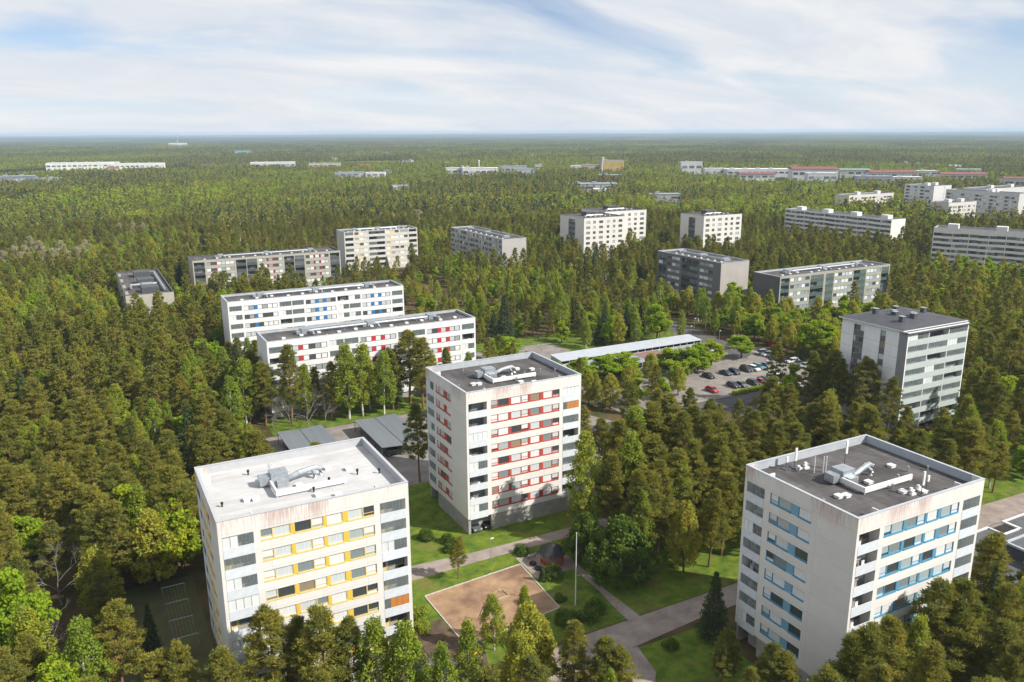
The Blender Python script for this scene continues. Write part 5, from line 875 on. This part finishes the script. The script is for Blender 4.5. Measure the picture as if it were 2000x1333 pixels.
def near_road(x, y):
    for (ax, ay), (bx, by) in (((191, 222), (197, 262)), ((197, 262), (209, 330))):
        t = max(0, min(1, ((x - ax) * (bx - ax) + (y - ay) * (by - ay)) / ((bx - ax) ** 2 + (by - ay) ** 2)))
        if math.hypot(x - ax - t * (bx - ax), y - ay - t * (by - ay)) < 6: return True
    return False
cr, sr = math.cos(math.radians(26)), math.sin(math.radians(26))
def blocked(x, y, m=0.0):
    for x0, y0, x1, y1 in CLEAR:
        if x0 - m < x < x1 + m and y0 - m < y < y1 + m: return True
    dx, dy = x - 438, y - 203; lx, ly = dx * cr + dy * sr, -dx * sr + dy * cr
    if -18 < lx < 16 and -3 < ly < 88: return True
    return near_road(x, y)
def in_view(x, y, m=1.12):
    d = x * math.sin(HEAD) + y * math.cos(HEAD); s = x * math.cos(HEAD) - y * math.sin(HEAD)
    return d > 40 and abs(s) < d * .66 * m + 6
def vn(x, y, s):
    return math.sin(x * s + 1.7 * math.sin(y * s * .7)) * math.cos(y * s * 1.1 + 1.3 * math.sin(x * s * .6 + 2))
pts = []
g = random.Random(21); step = 5.1
for ix in range(-80, 170):
    for iy in range(8, 135):
        x = ix * step + g.uniform(-2.7, 2.7); y = iy * step + g.uniform(-2.7, 2.7); r_ = math.hypot(x, y)
        if r_ > 640 or not in_view(x, y) or blocked(x, y) or g.random() < .14: continue
        if y < 62 and x < 60: continue
        if any((x - a) ** 2 + (y - b_) ** 2 < (16 if r_ < 300 else 30) for a, b_ in placed): continue
        n = vn(x, y, .021) + .5 * vn(x + 90, y - 40, .06); u = g.random()
        if 84 < x < 150 and 86 < y < 152: k = 'p' if u < .93 else 'b'
        elif 100 < x < 225 and 205 < y < 262: k = 'b' if u < .42 else 'm' if u < .52 else 's' if u < .6 else 'p'
        elif x < 37 and y < 300: k = ('p' if u < .76 - .35 * (n > .45) else 'b' if u < .87 else 'm' if u < .93 else 'l' if u < .98 else 's') if y > 125 else ('p' if u < .6 else 'b' if u < .78 else 'm' if u < .9 else 'l')
        elif n > .38: k = 'm' if u < .3 else 'l' if u < .6 else 'b' if u < .85 else 'p'
        elif n < -.8: k = 's' if u < .3 else 'p'
        else: k = 'p' if u < .68 else 'b' if u < .82 else 's' if u < .87 else 'm' if u < .94 else 'l'
        if x > 196 and 150 < y < 262 and u > .45: k = 'm' if u < .75 else 'l'
        h = {'p': g.uniform(9.5, 17.5), 'b': g.uniform(9.5, 14.5), 'm': g.uniform(7.5, 11.5), 'l': g.uniform(8, 12), 's': g.uniform(8, 15)}[k]
        if r_ > 230: h *= .9
        if y > 122 and 84 < x < 150: h *= .8
        if y > 124 and 84 < x < 150 and g.random() < .45: continue
        pts.append((r_, k, x, y, h))
pts.sort(); cnt = {}; rest = []
for k_, x, y, h, *_ in [(k, x, y, h) for _, k, x, y, h in pts]:
    cnt[k_] = cnt.get(k_, 0) + 1
    if cnt[k_] <= (300 - 40 if k_ == 'p' else 220): plant(k_, x, y, h)
    else: rest.append((k_, x, y, h))

# mass of the remaining forest, instanced on points
LODC = bpy.data.collections.new('forest_sources'); order = []
def lod(name, me): o = bpy.data.objects.new(name, me); LODC.objects.link(o); order.append(name)
LK = ['p', 'b', 'm', 'l', 's']; NV = 6
for i, k in enumerate(LK):
    for v in range(NV):
        tr, C, R, P = gen_tree(k, 900 + 31 * i + v, .5); P = dict(P); P['per'] = int(P['per'] * .33); P['a'] *= 1.7; P['b'] *= 2.6 if k == 'p' else 2.0
        gm = leaf_mesh('lod', [leaf_arrays(C, R, rng=np.random.default_rng(v), **P)], [LEAF[k]])
        # trunk joined in as a second material
        tb_ = MB(); hh = HREF[k] * .8; tb_.tube([(0, 0, 0), (0, 0, hh)], [.22, .06], 5); V = np.array(tb_.v); 
        import bmesh
        bm_ = bmesh.new(); bm_.from_mesh(gm); vs_ = [bm_.verts.new(p) for p in tb_.v]
        for f_ in tb_.f:
            fc = bm_.faces.new([vs_[q_] for q_ in f_]); fc.material_index = 1
        bm_.to_mesh(gm); bm_.free(); gm.materials.append(BARK[k]); lod('lod_%02d' % (i * NV + v), gm)
NP0 = len(order)
for v in range(8):
    gg = np.random.default_rng(500 + v); arrs = {m_: [] for m_ in ('p', 's', 'b', 'm')}
    for t in range(30):
        x, y = gg.uniform(-16, 16, 2); k = gg.choice(['p', 's', 'b', 'm'], p=([.66, .14, .14, .06], [.35, .05, .35, .25], [.62, .30, .06, .02])[v % 3]); h = gg.uniform(8, 14) * (1 if k in 'ps' else .85); n = 7
        zz = np.linspace(.35, .97, n); rad = {'p': 1.9, 's': 2.0, 'b': 2.1, 'm': 2.8}[k] * ((1 - zz) ** .6 + .12) if k in 'ps' else 2.2 * np.sin(np.pi * np.clip(zz * .9, 0, 1)) ** .6
        C = np.stack([x + gg.normal(0, .5, n), y + gg.normal(0, .5, n), h * zz], 1); R = np.stack([rad, rad, np.full(n, h * .07)], 1); arrs[k].append(leaf_arrays(C, R, 5, .85, .55, .7, gg))
    keys = [k for k in arrs if arrs[k]]
    me = leaf_mesh('patch', [np.concatenate(arrs[k]) for k in keys], [LEAF[k] for k in keys]); lod('lod_%02d' % (NP0 + v), me)
def mass(name, rows, label, scale_z=True):
    me = bpy.data.meshes.new(name); me.vertices.add(len(rows)); A = np.array([r[:3] for r in rows], np.float32); me.vertices.foreach_set('co', A.ravel())
    for nm, ty, col_ in (('idx', 'INT', 3), ('rot', 'FLOAT', 4), ('scl', 'FLOAT', 5)):
        at = me.attributes.new(nm, ty, 'POINT'); at.data.foreach_set('value', np.array([r[col_] for r in rows], np.int32 if ty == 'INT' else np.float32))
    me.update(); o = ob(name, me); o['kind'] = 'stuff'; o['label'] = label; o['category'] = 'forest'
    ng = bpy.data.node_groups.new('scatter_' + name, 'GeometryNodeTree'); ng.interface.new_socket('Geometry', in_out='INPUT', socket_type='NodeSocketGeometry'); ng.interface.new_socket('Geometry', in_out='OUTPUT', socket_type='NodeSocketGeometry')
    gi = ng.nodes.new('NodeGroupInput'); go = ng.nodes.new('NodeGroupOutput'); ip = ng.nodes.new('GeometryNodeInstanceOnPoints'); ci = ng.nodes.new('GeometryNodeCollectionInfo'); ci.inputs['Collection'].default_value = LODC; ci.inputs['Separate Children'].default_value = True; ci.inputs['Reset Children'].default_value = True
    def na(nm, ty): q = ng.nodes.new('GeometryNodeInputNamedAttribute'); q.data_type = ty; q.inputs['Name'].default_value = nm; return q.outputs['Attribute']
    cx = ng.nodes.new('ShaderNodeCombineXYZ'); ng.links.new(na('rot', 'FLOAT'), cx.inputs[2]); er = ng.nodes.new('FunctionNodeEulerToRotation'); ng.links.new(cx.outputs[0], er.inputs[0])
    ip.inputs['Pick Instance'].default_value = True; ng.links.new(gi.outputs[0], ip.inputs['Points']); ng.links.new(ci.outputs[0], ip.inputs['Instance']); ng.links.new(na('idx', 'INT'), ip.inputs['Instance Index']); ng.links.new(er.outputs[0], ip.inputs['Rotation']); ng.links.new(na('scl', 'FLOAT'), ip.inputs['Scale']); ng.links.new(ip.outputs[0], go.inputs[0])
    md = o.modifiers.new('scatter', 'NODES'); md.node_group = ng; return o
mass('forest', [(x, y, 0, LK.index(k) * NV + g.randrange(NV), g.uniform(0, 6.28), h / HREF[k]) for k, x, y, h in rest], 'mixed pine and birch forest filling the land between the blocks')
FIELDS = [(60, 1740, 150, 22), (720, 2900, 160, 30), (1750, 2100, 140, 25), (650, 1900, 90, 10), (2300, 3000, 200, 40), (330, 2500, 120, 25), (1150, 2300, 140, 25), (1500, 1500, 70, 8), (900, 4100, 260, 60)]
fm = mat('meadow', (0.24, 0.26, 0.075), (0.15, 0.19, 0.05), .95, .01, detail=8, world=True)
FIELDS = [(a_, b_, c_ * 1.3, d_ * 3.2 + 90) for a_, b_, c_, d_ in FIELDS]
for fx, fy, fa, fb in FIELDS:
    an = math.atan2(fx, fy); sheet('field', [(fx + fa * math.cos(q) * (1 + .18 * math.sin(3 * q + fx)) * math.cos(an) + fb * math.sin(q) * math.sin(an), fy - fa * math.cos(q) * (1 + .18 * math.sin(3 * q + fx)) * math.sin(an) + fb * math.sin(q) * math.cos(an)) for q in [k_ * math.pi / 12 for k_ in range(24)]], .3 + .04 * FIELDS.index((fx, fy, fa, fb)), fm)
HOUSES = []
for i in range(34):
    rr = g.uniform(1000, 3200); sd = g.uniform(-.5, .62); a_ = HEAD + sd; hx, hy = rr * math.sin(a_), rr * math.cos(a_)
    if blocked(hx, hy, 15): continue
    HOUSES.append((hx, hy)); hw_, hd_, hh_ = g.uniform(10, 24), g.uniform(8, 12), g.uniform(5, 8); rh = thing('house', 'small pale house lost in the far woods', 'house', (hx, hy, 0), g.uniform(-.6, .6), 'small houses in the far woods')
    MB().box(-hw_ / 2, 0, 0, hw_ / 2, hd_, hh_).build('wall', MATS['hall_white'] if i % 3 else MATS['hall_cream'], rh)
    MB().poly([(-hw_ / 2 - .5, -.5, hh_), (hw_ / 2 + .5, -.5, hh_), (hw_ / 2 + .5, hd_ / 2, hh_ + 3), (-hw_ / 2 - .5, hd_ / 2, hh_ + 3)]).poly([(hw_ / 2 + .5, hd_ + .5, hh_), (-hw_ / 2 - .5, hd_ + .5, hh_), (-hw_ / 2 - .5, hd_ / 2, hh_ + 3), (hw_ / 2 + .5, hd_ / 2, hh_ + 3)]).poly([(-hw_ / 2, 0, hh_), (-hw_ / 2, hd_ / 2, hh_ + 2.8), (-hw_ / 2, hd_, hh_)]).poly([(hw_ / 2, 0, hh_), (hw_ / 2, hd_, hh_), (hw_ / 2, hd_ / 2, hh_ + 2.8)]).build('roof', (M_RTILE, M_CAPD, M_GALV)[i % 3], rh)
rows = []; st = 24.0
farb = [(a[0], a[1], a[2]) for a in FAR]
for ix in range(-130, 190):
    for iy in range(10, 215):
        x = ix * st + g.uniform(-9, 9); y = iy * st + g.uniform(-9, 9); r_ = math.hypot(x, y)
        if r_ < 632 or r_ > 5200 or not in_view(x, y, 1.06) or blocked(x, y, 10): continue
        hit = False
        for bx, by, bw in farb:
            dx, dy = x - bx, y - by; rr = math.hypot(bx, by); ux, uy = bx / rr, by / rr; al = dx * ux + dy * uy; pe = abs(-dx * uy + dy * ux)
            if -70 - rr * .02 < al < 45 and pe < bw / 2 + 10: hit = True; break
        if hit or any((x - hx) ** 2 + (y - hy) ** 2 < 900 or (0 < (hx * x + hy * y) / math.hypot(hx, hy) and -60 < ((x - hx) * hx + (y - hy) * hy) / math.hypot(hx, hy) < 0 and abs((x * hy - y * hx) / math.hypot(hx, hy)) < 24) for hx, hy in HOUSES): continue
        if any((((x - fx) * fy - (y - fy) * fx) / math.hypot(fx, fy) / (fa * 1.1)) ** 2 + (((x - fx) * fx + (y - fy) * fy) / math.hypot(fx, fy) / (fb * 1.05 + 12)) ** 2 < 1 for fx, fy, fa, fb in FIELDS): continue
        n = vn(x, y, .0043) + .6 * vn(x + 300, y, .011)
        if r_ > 1100 and n > 1.1: continue
        v = g.randrange(8)
        if n > .3: v = g.choice([1, 4, 7])
        elif n < -.25: v = g.choice([2, 5])
        if r_ > 2600 and g.random() < .35: continue
        rows.append((x, y, 0, NP0 + v, g.uniform(0, 6.28), g.uniform(.8, 1.15) * (1 + .22 * vn(x - 50, y + 80, .007))))
mass('far_forest', rows, 'unbroken forest running to the horizon')

# ------------------------------------------------------------------ haze
hz = MB().box(-29000, -29000, -2, 29000, 29000, 82).build('haze', None); hz['kind'] = 'stuff'; hz['label'] = 'thin blue haze over the land'; hz['category'] = 'haze'
hm = bpy.data.materials.new('haze'); hm.use_nodes = True; t = hm.node_tree; t.nodes.clear(); o_ = N('ShaderNodeOutputMaterial', t); pv = N('ShaderNodeVolumePrincipled', t)
pv.inputs['Color'].default_value = (0.64, 0.81, 1.0, 1); pv.inputs['Density'].default_value = 8.0e-5; pv.inputs['Anisotropy'].default_value = 0.0; lk(pv.outputs[0], o_.inputs['Volume'], t)
hz.data.materials.clear(); hz.data.materials.append(hm)
print('TREES', len(pts), {k: min(c, 300) for k, c in cnt.items()}, 'rest', len(rest), 'patches', len(rows), 'objects', len(COL.objects))
